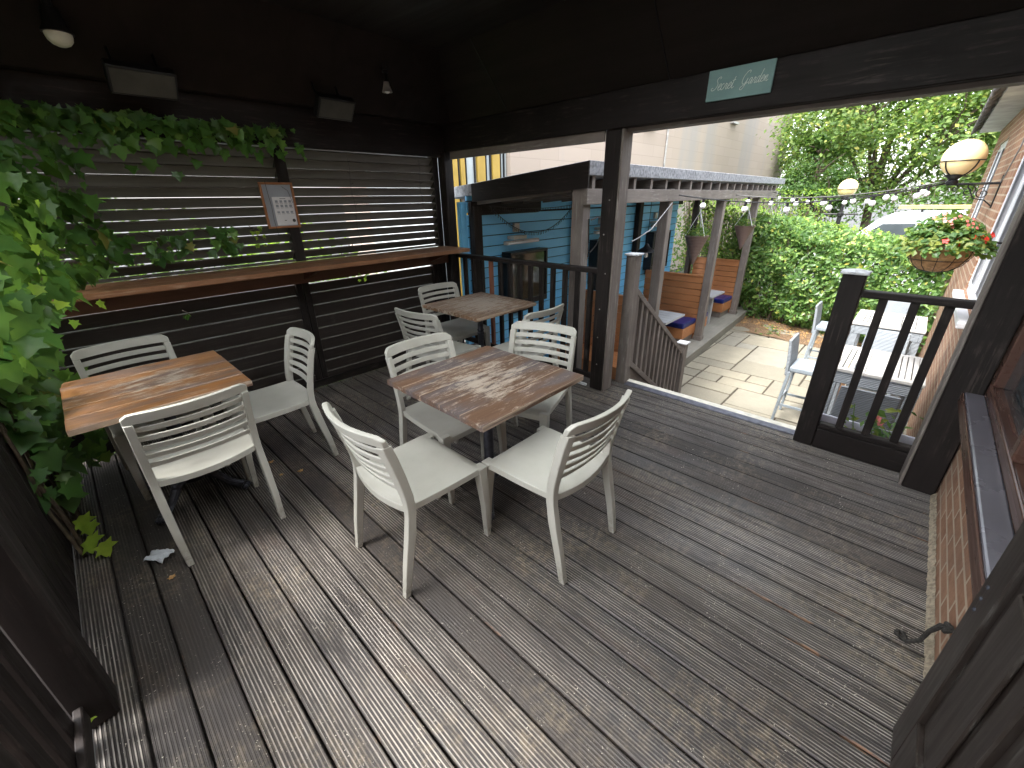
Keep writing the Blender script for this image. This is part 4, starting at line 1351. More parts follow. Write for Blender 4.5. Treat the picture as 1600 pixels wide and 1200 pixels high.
# ================================================================== LAMP ON WALL BRACKET, BASKET
WL = thing('wall_lamp', 'cream globe lamp on a black scrolled iron bracket on the brick wall', 'lamp', (7.3, HY, 1.7))
def wall_lamp():
    x = 7.3; z = 1.69
    q = MB()
    q.box(x - .02, x + .02, HY, HY + .012, z - .25, z + .08)
    q.tube([(x, HY, z), (x, -.02, z)], .013, 8)
    def spiral(cy, cz, r0, turns, sgn, st_):
        pts = []
        for k in range(26):
            a = st_ + sgn * turns * 2 * math.pi * k / 25
            r_ = r0 * (1 - k / 30)
            pts.append((x, cy + r_ * math.cos(a), cz + r_ * math.sin(a)))
        return pts
    q.tube(spiral(-.22, z - .075, .065, 1.4, 1, 1.2), .006, 6)
    q.tube(spiral(-.34, z - .10, .06, 1.4, -1, 1.6), .006, 6)
    q.tube(spiral(-.10, z - .045, .035, 1.3, 1, 1.4), .005, 6)
    q.tube([(x, HY + .01, z - .23), (x, HY + .08, z - .17), (x, -.28, z - .15), (x, -.2, z - .02)], .007, 6)
    q.build('bracket', 'black', WL)
    cy = -.06
    q = MB(); q.lathe([(.05, 0), (.055, .03), (.04, .045), (.05, .06), (.085, .085), (.09, .10), (.03, .10)], (x, cy, z), 18)
    q.build('cup', 'black', WL)
    q = MB(); q.sphere((x, cy - .02, z + .265), .185, 28, 18); q.build('globe', 'globe', WL)
    q = MB()
    for zz in (z + .235,):
        rr = math.sqrt(.185 ** 2 - (.03) ** 2) + .003
        q.tube([(x + rr * math.cos(2 * math.pi * k / 36), cy - .02 + rr * math.sin(2 * math.pi * k / 36), zz) for k in range(37)], .006, 6, False)
    for k in range(4):
        a = R(45 + 90 * k)
        pts = []
        for i in range(9):
            ph = R(-80 + i * 9)
            pts.append((x + .189 * math.cos(ph) * math.cos(a), cy - .02 + .189 * math.cos(ph) * math.sin(a), z + .265 + .189 * math.sin(ph)))
        q.tube(pts, .007, 6)
    q.build('cage', 'black', WL)
wall_lamp()

def petals(mb, p, r, face):
    face = Vector(face).normalized(); u = face.orthogonal().normalized(); v = face.cross(u)
    for k in range(5):
        a = 2 * math.pi * k / 5 + ru(-.2, .2)
        d = u * math.cos(a) + v * math.sin(a); e = u * -math.sin(a) + v * math.cos(a)
        P = Vector(p)
        mb.add([P, P + d * r * .6 + e * r * .45 + face * r * .15, P + d * r * 1.1 + face * r * .05, P + d * r * .6 - e * r * .45 + face * r * .15], [(0, 1, 2, 3)], True)
HB = thing('hanging_basket', 'large coir lined hanging basket of red and pink flowers by the brick wall', 'hanging basket', (4.85, -.12, 1.2))
def basket():
    c = (4.85, -.12, 1.225); r = .20
    q = MB(); q.lathe([(.02, -.20), (.09, -.185), (.15, -.14), (.19, -.07), (.205, 0), (.19, .005), (.10, -.02)], c, 28)
    q.build('liner', 'coir', HB)
    q = MB()
    for k in range(12):
        a = 2 * math.pi * k / 12
        q.tube([(c[0] + rr * math.cos(a), c[1] + rr * math.sin(a), c[2] + zz) for rr, zz in ((.03, -.204), (.094, -.19), (.155, -.143), (.195, -.07), (.211, 0))], .0025, 5)
    for rr, zz in ((.211, 0), (.18, -.103)):
        q.tube([(c[0] + rr * math.cos(2 * math.pi * k / 30), c[1] + rr * math.sin(2 * math.pi * k / 30), c[2] + zz) for k in range(31)], .003, 5, False)
    q.build('wire_frame', 'black', HB)
    q = MB(); q.tube([(c[0] + .02, HY, c[2] + .03), (c[0], c[1] - .15, c[2] + .05), (c[0], c[1], c[2] + .03)], .008, 6); q.build('bracket', 'black', HB)
    f = MB()
    for i in range(1500):
        a = ru(0, 2 * math.pi); rr = .29 * math.sqrt(rnd()); h = .25 * (1 - (rr / .29) ** 2) * ru(.3, 1)
        p = Vector((c[0] + rr * math.cos(a), c[1] + rr * math.sin(a), c[2] + h - (.05 if rr > .23 else 0) * rnd()))
        if p.y < HY + .02: continue
        n = Vector((math.cos(a) * rr * 2, math.sin(a) * rr * 2, .5)) + Vector((ru(-.5, .5), ru(-.5, .5), ru(-.3, .5)))
        rhomb(f, p, ru(.035, .07), n, .7)
    f.build('foliage', 'shrub', HB)
    for mt, n, sec in (('red_flower', 15, (3.0, 4.4)), ('pink_flower', 20, (2.4, 4.4))):
        f = MB()
        for i in range(n):
            a = ru(*sec); rr = ru(.12, .27)
            h = (ru(.02, .10) if mt == 'red_flower' else ru(.14, .25))
            if mt == 'pink_flower': rr *= .7
            petals(f, (c[0] + rr * 1.08 * math.cos(a), c[1] + rr * 1.08 * math.sin(a), c[2] + h), (ru(.018, .028) if mt == 'red_flower' else ru(.010, .015)), (math.cos(a), math.sin(a), .6))
        f.build('flowers', mt, HB)
def rhomb(mb, p, s, n, asp=.55):
    n = Vector(n)
    if n.length < 1e-5: n = Vector((0, 0, 1))
    n.normalize()
    a = ru(0, 6.283)
    u = n.orthogonal().normalized(); v = n.cross(u)
    d = u * math.cos(a) + v * math.sin(a); e = n.cross(d)
    p = Vector(p)
    mb.add([p, p + d * s * .5 + e * s * asp * .5 + n * s * .08, p + d * s, p + d * s * .5 - e * s * asp * .5 + n * s * .08], [(0, 1, 2, 3)], False)
basket()

# ================================================================== PLANTER below the rail
PL = thing('trough_planter', 'grey trough planter with pink flowers just beyond the right balustrade', 'planter', (3.47, -.05, 0))
q = MB()
q.box(3.37, 3.385, -.42, .21, -.10, .13); q.box(3.525, 3.54, -.42, .21, -.10, .13); q.box(3.385, 3.525, .195, .21, -.10, .13); q.box(3.385, 3.525, -.42, -.405, -.10, .13); q.box(3.385, 3.525, -.405, .195, -.10, .05)
q.build('trough', 'planter', PL, bevel=.004)
q = MB(); q.box(3.386, 3.524, -.404, .194, .05, .066); q.build('compost', 'soil', PL)
q = MB(); q.box(3.36, 3.55, -.40, -.36, PZ, -.1005); q.box(3.36, 3.55, .13, .17, PZ, -.1005); q.build('stand', 'dark_z', PL)
f = MB()
for (bx, by, hh, n, s_) in ((3.46, -.03, .20, 26, .075), (3.46, -.16, .26, 40, .085), (3.46, -.33, .12, 22, .05), (3.46, .12, .06, 6, .04)):
    for i in range(n):
        t_ = rnd()
        p = Vector((bx + ru(-.07, .07) * (1 + t_), by + ru(-.09, .09) * (.6 + t_), .06 + hh * t_))
        rhomb(f, p, s_ * ru(.5, 1.1), (ru(-.8, .2), ru(-.6, .6), ru(.2, 1)), .5)
f.build('foliage', 'shrub', PL)
f = MB()
for (p, r_) in (((3.42, -.10, .24), .022), ((3.40, -.12, .22), .018)): petals(f, p, r_, (-1, .2, .5)); petals(f, p, r_ * .7, (-1, -.3, .2))
f.build('flowers', 'pink_flower', PL)
f = MB()
for (x, y, z) in ((3.44, .02, .30), (3.46, -.08, .27)): f.tube([(3.46, y - .03, .06), (3.45, y, .18), (x, y + .02, z)], .003, 5)
f.build('stem', 'shrub', PL)

# ================================================================== BAR TABLES AND STOOLS
def make_stool(loc, rz, label):
    t = thing('bar_stool', label, 'bar stool', loc, rz, 'pale grey wicker bar stools')
    q = MB(); q.box(-.20, .20, -.20, .20, .655, .72); q.build('seat', 'wicker_flat', t, world=False, bevel=.015, seg=2)
    q = MB()
    vs = []
    q.rects([(-.215, 0, .60, .018, .205), (-.225, 0, .75, .018, .205), (-.245, 0, .92, .017, .200), (-.262, 0, 1.02, .014, .195)])
    q.build('backrest', 'wicker', t, world=False, bevel=.012, seg=2)
    for sx in (-1, 1):
        for sy in (-1, 1):
            q = MB(); q.rects([(sx * .205 + (-.03 if sx < 0 else .02), sy * .195, 0, .014, .014), (sx * .195, sy * .185, .655, .018, .018)])
            q.build('leg', 'wicker_flat', t, world=False, bevel=.004)
    q = MB()
    for sy in (-1, 1): q.box(-.21, .21, sy * .19 - .009, sy * .19 + .009, .22, .245)
    q.box(.20, .218, -.19, .19, .26, .285); q.box(-.235, -.217, -.19, .19, .26, .285)
    q.build('footrest', 'wicker_flat', t, world=False)
    return t
s0 = make_stool((5.55, .52, PZ), R(-90), 'pale grey wicker bar stool at the left end of the nearer bar table')
for (x, y, a, lab) in ((7.62, .62, -90, 'pale grey wicker bar stool at the left end of the far bar table'),
                       (4.52, -.02, 0, 'pale grey wicker bar stool seen from behind just beyond the planter'),
                       (6.22, -.0, 180, 'pale grey wicker bar stool between the two bar tables, facing the deck'),
                       (8.55, .02, 180, 'pale grey wicker bar stool behind the far bar table against the hedge')):
    dup(s0, (x, y, PZ), R(a), lab)
def bar_table(cx, cy, w, d, label):
    t = thing('bar_table', label, 'bar table', (cx, cy, PZ), 0, 'white slatted bar tables with wicker sides')
    q = MB(); n = 6
    hx, hy = w / 2, d / 2
    # solid top with cut slots in two rows
    q.box(-hx, hx, -hy, -hy + .05, 1.02, 1.05); q.box(-hx, hx, hy - .05, hy, 1.02, 1.05)
    q.box(-hx, hx, -.07, .07, 1.02, 1.05)
    for sy in (-1, 1):
        y0 = .07; y1 = hy - .05
        m_ = 5
        for k in range(m_):
            ya = y0 + (y1 - y0) * k / m_ + .004; yb = y0 + (y1 - y0) * (k + 1) / m_ - .004
            if sy < 0: ya, yb = -yb, -ya
            q.box(-hx + .06, hx - .06, ya, yb, 1.022, 1.050)
        ya, yb = (y0, y1) if sy > 0 else (-y1, -y0)
        q.box(-hx, -hx + .06, ya, yb, 1.02, 1.05); q.box(hx - .06, hx, ya, yb, 1.02, 1.05)
    q.build('tabletop', 'white_slats', t, world=False, bevel=.004)
    q = MB()
    q.box(-hx + .01, hx - .01, -hy + .01, -hy + .04, .91, 1.019); q.box(-hx + .01, hx - .01, hy - .04, hy - .01, .91, 1.019)
    q.box(-hx + .01, -hx + .04, -hy + .04, hy - .04, .91, 1.019); q.box(hx - .04, hx - .01, -hy + .04, hy - .04, .91, 1.019)
    q.build('apron', 'wicker', t, world=False, bevel=.004)
    for sx in (-1, 1):
        for sy in (-1, 1):
            q = MB(); x, y = sx * (hx - .05), sy * (hy - .05); q.box(x - .038, x + .038, y - .038, y + .038, 0, .9095)
            q.build('leg', 'wicker', t, world=False, bevel=.005)
bar_table(5.03, -.01, .84, .66, 'white slatted bar table with wicker apron nearest the deck')
bar_table(6.98, .03, .84, .68, 'white slatted bar table with wicker apron farther off near the hedge')
t = thing('plant_pot', 'small terracotta pot with green and yellow plant standing between the bar tables', 'plant pot', (5.75, .33, PZ))
q = MB(); q.lathe([(.07, PZ), (.09, PZ + .62), (.10, PZ + .62), (.10, PZ + .66), (.085, PZ + .66)], (5.95, .30, 0), 20); q.build('pot', 'terracotta', t)
f = MB()
for i in range(60): rhomb(f, (5.95 + ru(-.08, .08), .30 + ru(-.09, .09), PZ + .70 + ru(-.03, .10)), ru(.03, .06), (ru(-1, .3), ru(-.6, .6), ru(.2, 1)))
f.build('foliage', 'hedge', t)

# ================================================================== PERGOLA / BOOTHS
def yf(x): return 2.15 + .052 * (x - 3.2)
PG = thing('booth_shelter', 'long felt roofed timber booth shelter with a sky blue back wall', 'shelter', (6.5, 2.9, PZ))
def slanted(mb, x0, x1, dy0, dy1, z0, z1):
    """box that follows the slightly turned front line of the shelter"""
    P = [(x0, yf(x0) + dy0), (x1, yf(x1) + dy0), (x1, yf(x1) + dy1), (x0, yf(x0) + dy1)]
    vs = [(x, y, z0) for x, y in P] + [(x, y, z1) for x, y in P]
    mb.add(vs, [(3, 2, 1, 0), (4, 5, 6, 7), (0, 1, 5, 4), (1, 2, 6, 5), (2, 3, 7, 6), (3, 0, 4, 7)])
def pergola():
    zt = 1.90
    q = MB()       # roof deck, falling to the back
    x0, x1 = 3.215, 11.6
    P = [(x0, yf(x0)), (x1, yf(x1)), (x1, yf(x1) + 1.9), (x0, yf(x0) + 1.9)]
    Z = [zt, zt + .03, zt - .13, zt - .16]
    vs = [(x, y, z - .11) for (x, y), z in zip(P, Z)] + [(x, y, z) for (x, y), z in zip(P, Z)]
    q.add(vs, [(3, 2, 1, 0), (4, 5, 6, 7), (0, 1, 5, 4), (1, 2, 6, 5), (2, 3, 7, 6), (3, 0, 4, 7)])
    q.build('roof', 'felt', PG, bevel=.004)
    q = MB(); ya, yb = yf(3.2) - .004, yf(3.2) + 1.45
    fz = lambda y: zt - .006 - (y - ya) * .084
    q.add([(3.196, ya, 1.695), (3.213, ya, 1.695), (3.213, ya, fz(ya)), (3.196, ya, fz(ya)), (3.196, yb, 1.60), (3.213, yb, 1.60), (3.213, yb, fz(yb)), (3.196, yb, fz(yb))],
          [(0, 1, 2, 3), (5, 4, 7, 6), (3, 2, 6, 7), (0, 4, 5, 1), (0, 3, 7, 4), (1, 5, 6, 2)])
    q.build('side_fascia', 'dark_y', PG)
    q = MB(); slanted(q, 3.222, 11.1, .012, .055, 1.565, 1.69); q.build('beam', 'weather_x', PG, bevel=.004)
    q = MB(); slanted(q, 3.222, 9.6, 1.50, 1.545, 1.46, 1.60); q.build('beam', 'dark_x', PG, bevel=.004)
    k = 0; x = 3.32
    while x < 11.3:
        q = MB(); y = yf(x)
        ya, yb = y + .03, y + 1.75
        za, zb = zt - .112, zt - .112 - .155
        q.add([(x, ya, 1.6915), (x + .045, ya, 1.6915), (x + .045, ya, za), (x, ya, za), (x, yb, 1.55), (x + .045, yb, 1.55), (x + .045, yb, zb + .0), (x, yb, zb + .0)],
              [(0, 1, 2, 3), (5, 4, 7, 6), (3, 2, 6, 7), (0, 4, 5, 1), (0, 3, 7, 4), (1, 5, 6, 2)])
        q.build('rafter', 'weather_y', PG)
        x += .40
    # posts, front and back
    for x in (3.235, 5.17, 7.42, 9.72):
        q = MB(); slanted(q, x, x + .125, .057, .18, PZ + .1, 1.70 if x > 3.3 else 1.69); q.build('post', 'weather_z', PG, bevel=.006)
        q = MB(); slanted(q, x - .012, x + .137, .045, .192, PZ + .1, PZ + .22); q.build('plinth', 'weather_x', PG, bevel=.005)
    for x in (3.235, 5.15, 7.0, 9.5):
        q = MB(); q.box(x, x + .12, 3.62, 3.71, PZ + .1, 1.56); q.build('post', 'dark_z', PG, bevel=.006)
    # board floor with a front step edge
    q = MB(); slanted(q, 3.32, 10.6, -.03, 1.6, PZ + .07, PZ + .148)
    q.build('floor', 'grey_step', PG, bevel=.004)
    q = MB(); slanted(q, 4.9, 10.6, -.065, -.031, PZ - .02, PZ + .15); q.build('step_edge', 'grey_step', PG, bevel=.006)
    # blue boarded wall
    q = MB(); z = PZ + .1; i = 0
    while z < 1.62:
        zz = min(z + .1075, 1.66)
        q.box(3.22, 8.75, 3.715 + .002 * (i % 2), 3.732, z, zz)
        z += .120
        if i == 18: z += .010
        i += 1
    zs = PZ + .1 + 19 * .12
    q.build('blue_wall', 'blue', PG)
    q = MB(); q.box(3.22, 8.75, 3.7335, 3.75, PZ + .1, zs - .014); q.box(3.22, 8.75, 3.7335, 3.75, zs + .012, 1.66); q.build('shadow_backing', 'blue_shadow', PG)  # dark sheet that paints the shadow lines between the boards
    q = MB(); q.box(3.118, 3.20, 3.70, 3.76, PZ, 1.6); q.build('wall_end', 'blue', PG)
    # scrolled hook on the first post
    q = MB(); x = 3.30; y = yf(x) + .03
    q.tube([(x + .03, y + .02, 1.45), (x + .03, y + .01, 1.12)], .006, 6)
    q.tube([(x + .03, y, 1.44), (x + .10, y - .02, 1.46), (x + .17, y - .04, 1.45), (x + .22, y - .05, 1.42), (x + .20, y - .045, 1.39)], .006, 6)
    q.tube([(x + .03, y, 1.16), (x + .10, y - .02, 1.22), (x + .18, y - .04, 1.35), (x + .19, y - .04, 1.42)], .006, 6)
    q.build('scroll_hook', 'black', PG)
pergola()
def benches():
    names = [('tall orange timber booth back nearest the deck, mostly hidden by the balustrade', 5.17),
             ('tall orange timber booth back in the middle of the shelter with a navy cushion', 7.42),
             ('tall orange timber booth back at the far end of the shelter with a navy cushion', 9.72)]
    cg = 'navy blue seat cushions in the booths'
    for lab, x in names:
        t = thing('booth_bench', lab, 'bench', (x, 2.9, PZ), 0, 'back to back booth benches')
        q = MB(); n = 10; z0 = PZ + .16; zt = .35
        ya, yb = yf(x) + .185, 3.615
        p = (zt - z0) / n
        for i in range(n):
            q.box(x + .015, x + .085, ya, yb, z0 + i * p + .004, z0 + (i + 1) * p - .004)
        q.build('backrest', 'cedar', t, bevel=.003)
        q = MB(); q.box(x + .005, x + .095, ya - .002, yb, zt + .0, zt + .022); q.build('top_cap', 'cedar', t, bevel=.003)
        for side in (-1, 1):
            if side < 0: xa, xb = x - .50, x + .014
            else: xa, xb = x + .086, x + .55
            q = MB()
            q.box(xa, xb, ya + .03, yb, PZ + .149, PZ + .27); q.build('plinth', 'weather_x', t)
            q = MB()
            q.box(xa - (.0 if side > 0 else .03), xb + (.03 if side > 0 else 0), ya + .0, yb, PZ + .271, PZ + .45); q.build('seat_box', 'cedar', t, bevel=.004)
        for side in (-1, 1):
            if side < 0 and x < 6: continue
            if side < 0: xa, xb = x - .53, x + .008
            else: xa, xb = x + .092, x + .58
            q = MB(); q.box(xa, xb, ya + .0, yb - .3, PZ + .4505, PZ + .54)
            o = q.build('seat_cushion', 'navy', bevel=.02, seg=3)
            pos = {(5.17, -1): 'in the booth closest to the deck', (5.17, 1): 'behind the first booth back from the deck', (7.42, -1): 'beside the grey table in the middle booth',
                   (7.42, 1): 'in the far booth with its back to the middle one', (9.72, -1): 'beside the grey table in the far booth', (9.72, 1): 'beyond the last booth back'}[(x, side)]
            tag(o, 'navy blue vinyl seat cushion ' + pos, 'cushion', cg)
    for (xa, xb, lab) in ((6.06, 6.78, 'grey plank booth table in the middle booth'), (8.3, 9.02, 'grey plank booth table in the far booth')):
        t = thing('booth_table', lab, 'table', ((xa + xb) / 2, 3.0, PZ), 0, 'grey plank booth tables')
        ya = yf(xa) + .22
        q = MB()
        for i in range(5):
            w = (xb - xa) / 5; q.box(xa + i * w + .003, xa + (i + 1) * w - .003, ya, 3.55, -.185, -.15)
        q.build('tabletop', 'grey_top', t, bevel=.003)
        xm = (xa + xb) / 2
        for yl in (2.72, 3.3):
            q = MB(); q.box(xm - .05, xm + .05, yl, yl + .1, PZ + .148, -.1855); q.build('leg', 'grey_top', t)
benches()
def wall_kit():
    for (x0, x1, lab1, lab2) in ((3.74, 4.45, 'dark boxed screen on the blue wall behind the balustrade', 'white tube heater above the boxed screen nearest the deck'),
                                 (5.66, 6.37, 'dark boxed screen on the blue wall half hidden by the centre post', 'white tube heater just left of the centre post on the blue wall'),
                                 (7.50, 8.21, 'dark boxed screen at the far end of the blue wall by the pendant lamp', 'white tube heater at the far end of the blue wall')):
        t = thing('boxed_screen', lab1, 'screen', ((x0 + x1) / 2, 3.65, .7), 0, 'boxed screens on the blue wall')
        q = MB(); w = .035; y0, y1 = 3.56, 3.7145; za, zb = .36, 1.03
        q.box(x0, x1, y0, y1, zb - w, zb); q.box(x0, x1, y0, y1, za, za + w + .03); q.box(x0, x0 + w, y0, y1, za + w + .03, zb - w); q.box(x1 - w, x1, y0, y1, za + w + .03, zb - w)
        q.build('case', 'black', t, bevel=.004)
        q = MB(); q.box(x0 + w, x1 - w, y0 + .02, y0 + .04, za + w + .03, zb - w); q.build('glass', 'screen', t)
        q = MB(); q.box(x0 + .1, x0 + .4, 3.62, 3.714, za - .10, za - .0005); q.build('control_box', 'black', t)
        t = thing('tube_heater', lab2, 'heater', ((x0 + x1) / 2, 3.62, 1.15), 0, 'tube heaters on the blue wall')
        xc = (x0 + x1) / 2 - .12
        q = MB(); q.box(xc - .30, xc + .30, 3.56, 3.62, 1.12, 1.165); q.build('casing', 'grey_metal', t, bevel=.01, seg=2)
        q = MB(); q.tube([(xc - .27, 3.555, 1.135), (xc + .27, 3.555, 1.135)], .013, 10); q.build('tube', 'white', t)
        q = MB(); q.box(xc - .13, xc + .10, 3.60, 3.714, 1.17, 1.21); q.build('bracket', 'grey_metal', t)
        q = MB(); q.box(xc - .04, xc + .05, 3.67, 3.714, 1.25, 1.35); q.build('sensor_box', 'grey_metal', t, bevel=.004)
        q = MB(); q.tube([(xc + .06, 3.68, 1.26), (xc + .14, 3.66, 1.22), (xc + .12, 3.64, 1.17)], .004, 5); q.build('cable', 'cord', t)
    t = thing('pendant_lamp', 'dark dome pendant lamp with a clear bulb hanging before the blue wall', 'lamp', (6.1, 3.0, .8))
    c = (6.12, 3.0)
    q = MB(); q.tube([(c[0], c[1], 1.6), (c[0], c[1], .98)], .004, 5); q.build('flex', 'cord', t)
    q = MB(); q.lathe([(.015, .98), (.03, .96), (.045, .93), (.07, .915), (.14, .87), (.145, .86), (.13, .86), (.05, .90)], (c[0], c[1], 0), 22); q.build('shade', 'black', t)
    q = MB(); q.lathe([(.012, .88), (.02, .86), (.028, .82), (.026, .79), (.012, .775)], (c[0], c[1], 0), 14); q.build('bulb', 'bulb', t)
    # dark icicle fairy lights under the front of the shelter roof
    q = MB()
    A = Vector((3.45, 3.60, 1.56)); B = Vector((5.05, 3.60, 1.54))
    for sag in (.32, .04):
        pts = [A.lerp(B, k / 24) + Vector((0, 0, -sag * 4 * (k / 24) * (1 - k / 24))) for k in range(25)]
        q.tube(pts, .004, 5)
        for k in range(48):
            u = k / 47; p = A.lerp(B, u) + Vector((0, 0, -sag * 4 * u * (1 - u)))
            q.tube([p, p + Vector((ru(-.01, .01), 0, -.035))], .0035, 5)
    tag(q.build('fairy_lights', 'cord'), 'dark icicle fairy lights sagging across the top of the blue wall', 'string lights')
wall_kit()
# hanging cone baskets
def cone(x, y, z, r, h, lab):
    t = thing('cone_basket', lab, 'hanging basket', (x, y, z), 0, 'brown wicker cone baskets')
    q = MB(); q.lathe([(.008, -h), (r * .5, -h * .5), (r, 0), (r * 1.04, .01), (r * .9, .01), (r * .8, -.02)], (x, y, z), 20); q.build('cone', 'brown_wicker', t)
    q = MB()
    for k in range(3):
        a = 2 * math.pi * k / 3; q.tube([(x + r * math.cos(a), y + r * math.sin(a), z), (x, y, z + .33)], .004, 5)
    q.tube([(x, y, z + .33), (x, y, 1.62)], .005, 5)
    q.build('string', 'white', t)
    f = MB()
    for i in range(170): rhomb(f, (x + ru(-r, r) * .8, y + ru(-r, r) * .8, z + ru(0, .12)), ru(.04, .09), (ru(-1, 1), ru(-1, 1), ru(0, 1)), .3)
    f.build('dry_plant', 'shrub', t)
cone(6.35, 2.37, 1.09, .16, .40, 'brown wicker cone basket nearest, hanging left of the second front post')
cone(9.05, 2.52, 1.08, .18, .42, 'brown wicker cone basket hanging beside the last front post')
cone(10.9, 2.60, 1.09, .17, .40, 'brown wicker cone basket hanging farthest away past the last post')

# festoon strings
def festoon(A, B, sag, n, lab, bulbs=True):
    t = thing('festoon_lights', lab, 'string lights', tuple((Vector(A) + Vector(B)) / 2), 0, 'white bulb festoon strings')
    A = Vector(A); B = Vector(B)
    f = lambda u: A.lerp(B, u) + Vector((0, 0, -sag * 4 * u * (1 - u)))
    q = MB(); q.tube([f(k / 24) for k in range(25)], .007, 5); q.build('cable', 'cord', t)
    for i in range(n):
        u = (i + .6) / (n + .2); p = f(u)
        q = MB(); q.tube([p, p - Vector((0, 0, .05))], .015, 8); q.build('socket', 'black', t)
        q = MB(); q.sphere(tuple(p - Vector((0, 0, .078))), .034, 12, 8); q.build('bulb', 'bulb', t)
festoon((5.15, 2.20, 1.63), (7.3, -.02, 1.71), .14, 6, 'festoon string nearest the deck, from the shelter beam to the wall lamp')
festoon((7.6, 2.33, 1.62), (7.35, -.04, 1.73), .10, 7, 'middle festoon string from the second front post to the wall lamp')
festoon((10.3, 2.47, 1.66), (7.4, -.06, 1.71), .13, 8, 'farthest festoon string from the end of the shelter to the wall lamp')
q = MB(); A = Vector((3.42, 2.05, 1.0)); 
pts = [Vector((3.42, 1.82, 1.27)), Vector((3.8, 1.95, 1.27)), Vector((4.3, 2.08, 1.31)), Vector((5.0, 2.20, 1.55))]
q.tube(pts, .005, 6); tag(q.build('loose_cable', 'grey_cord'), 'thin grey cable slung from the stair newel up to the shelter beam', 'cable')

# ================================================================== FAR BUILDING
BD = thing('rendered_building', 'large cream painted windowless building behind the booth shelter', 'building', (15, 8, PZ))
q = MB(); q.box(6.87, 28.0, 6.5, 14, PZ, 9.5); q.build('wall', 'cream_wall', BD)
q = MB(); q.tube([(13.75, 6.47, PZ), (13.75, 6.47, 8.4)], .03, 8); q.build('downpipe', 'grey_metal', BD)
for x in (12.6, 19.3):
    q = MB(); q.box(x - .3, x + .3, 6.38, 6.498, 4.1 if x > 15 else 3.38, 4.16 if x > 15 else 3.43); q.build('ledge', 'grey_metal', BD)
CB = thing('clad_building', 'building with yellow and pale vertical cladding seen over the shelter roof', 'building', (6, 7, PZ))
q = MB(); q.box(5.0, 6.86, 6.62, 9, PZ, 6.0); q.build('wall', 'cladding_white', CB)
q = MB()
for i, x in enumerate((5.42, 5.60, 6.02, 6.12, 6.42, 6.52)): q.box(x, x + .10, 6.56, 6.619, PZ, 6.0)
q.build('yellow_boards', 'cladding_yellow', CB)
q = MB()
for x in (5.36, 5.56, 5.74, 5.96, 6.26, 6.38, 6.66, 6.76): q.box(x, x + .018, 6.58, 6.619, PZ, 6.0)
q.build('joint_strips', 'black', CB)

# ================================================================== FOLIAGE
def leaf_cloud(mb, fn, n, s0, s1, asp=.55, flat=.3):
    for i in range(n):
        p, nr = fn()
        nr = Vector(nr) + Vector((ru(-1, 1), ru(-1, 1), ru(-1, 1))) * .8
        rhomb(mb, p, ru(s0, s1), nr, asp)
def hedge_obj(name, lab, x_front, x_back, y0, y1, ztop, n, mat, s0, s1, seed, amp=.16):
    t = thing(name, lab, 'hedge', ((x_front(y0) + x_back) / 2, (y0 + y1) / 2, PZ))
    def surf():
        y = ru(y0, y1); xf = x_front(y)
        zt = ztop(y) + .12 * noise.noise(Vector((y * 1.7, seed, 0)))
        u = rnd()
        if u < .62:   # front face
            z = PZ + (zt - PZ) * rnd() ** .8
            bulge = amp * noise.noise(Vector((y * 2.3, z * 2.5, seed))) + .12 * math.sin(math.pi * (z - PZ) / (zt - PZ))
            dpt = rnd() ** 2 * .35
            base_fade = 0.18 if z < PZ + .25 else 0
            return (xf - bulge + dpt + base_fade, y, z), (-1, ru(-.4, .4), .5)
        else:         # top
            x = xf + (x_back - xf) * rnd()
            z = zt + amp * .8 * noise.noise(Vector((x * 2.1, y * 2.1, seed + 5))) - rnd() ** 2 * .25
            return (x, y, z), (-.3, ru(-.3, .3), 1)
    mb = MB(); leaf_cloud(mb, surf, n, s0, s1); mb.build('foliage', mat, t)
    # dark twiggy core
    c = MB()
    for i in range(int((y1 - y0) * 26)):
        y = ru(y0, y1); x = x_front(y) + ru(.18, .5)
        h = ztop(y) - .15
        pts = [(x, y, PZ), (x + ru(-.1, .1), y + ru(-.12, .12), (PZ + h) / 2), (x + ru(-.2, .2), y + ru(-.25, .25), h)]
        c.tube(pts, [.016, .011, .005], 5)
    c.build('branches', 'bark', t)
xf1 = lambda y: 8.95 + .52 * max(0, y + .4) ** .8
hedge_obj('laurel_hedge', 'broad leafy green hedge at the end of the patio', xf1, 11.6, -.42, 3.1, lambda y: .68 + .16 * y, 16500, 'hedge', .05, .12, 3, .34)
hedge_obj('privet_hedge', 'bright yellow green clipped hedge behind the leafy hedge', lambda y: 11.7, 12.9, .35, 4.6, lambda y: .70 + .17 * y, 6500, 'privet', .04, .075, 9, .08)
hedge_obj('boundary_hedge', 'low yellow green hedge across the car park under the tree', lambda y: 16.2, 17.4, 2.3, 9.0, lambda y: 1.72, 4500, 'privet', .06, .11, 12, .10)

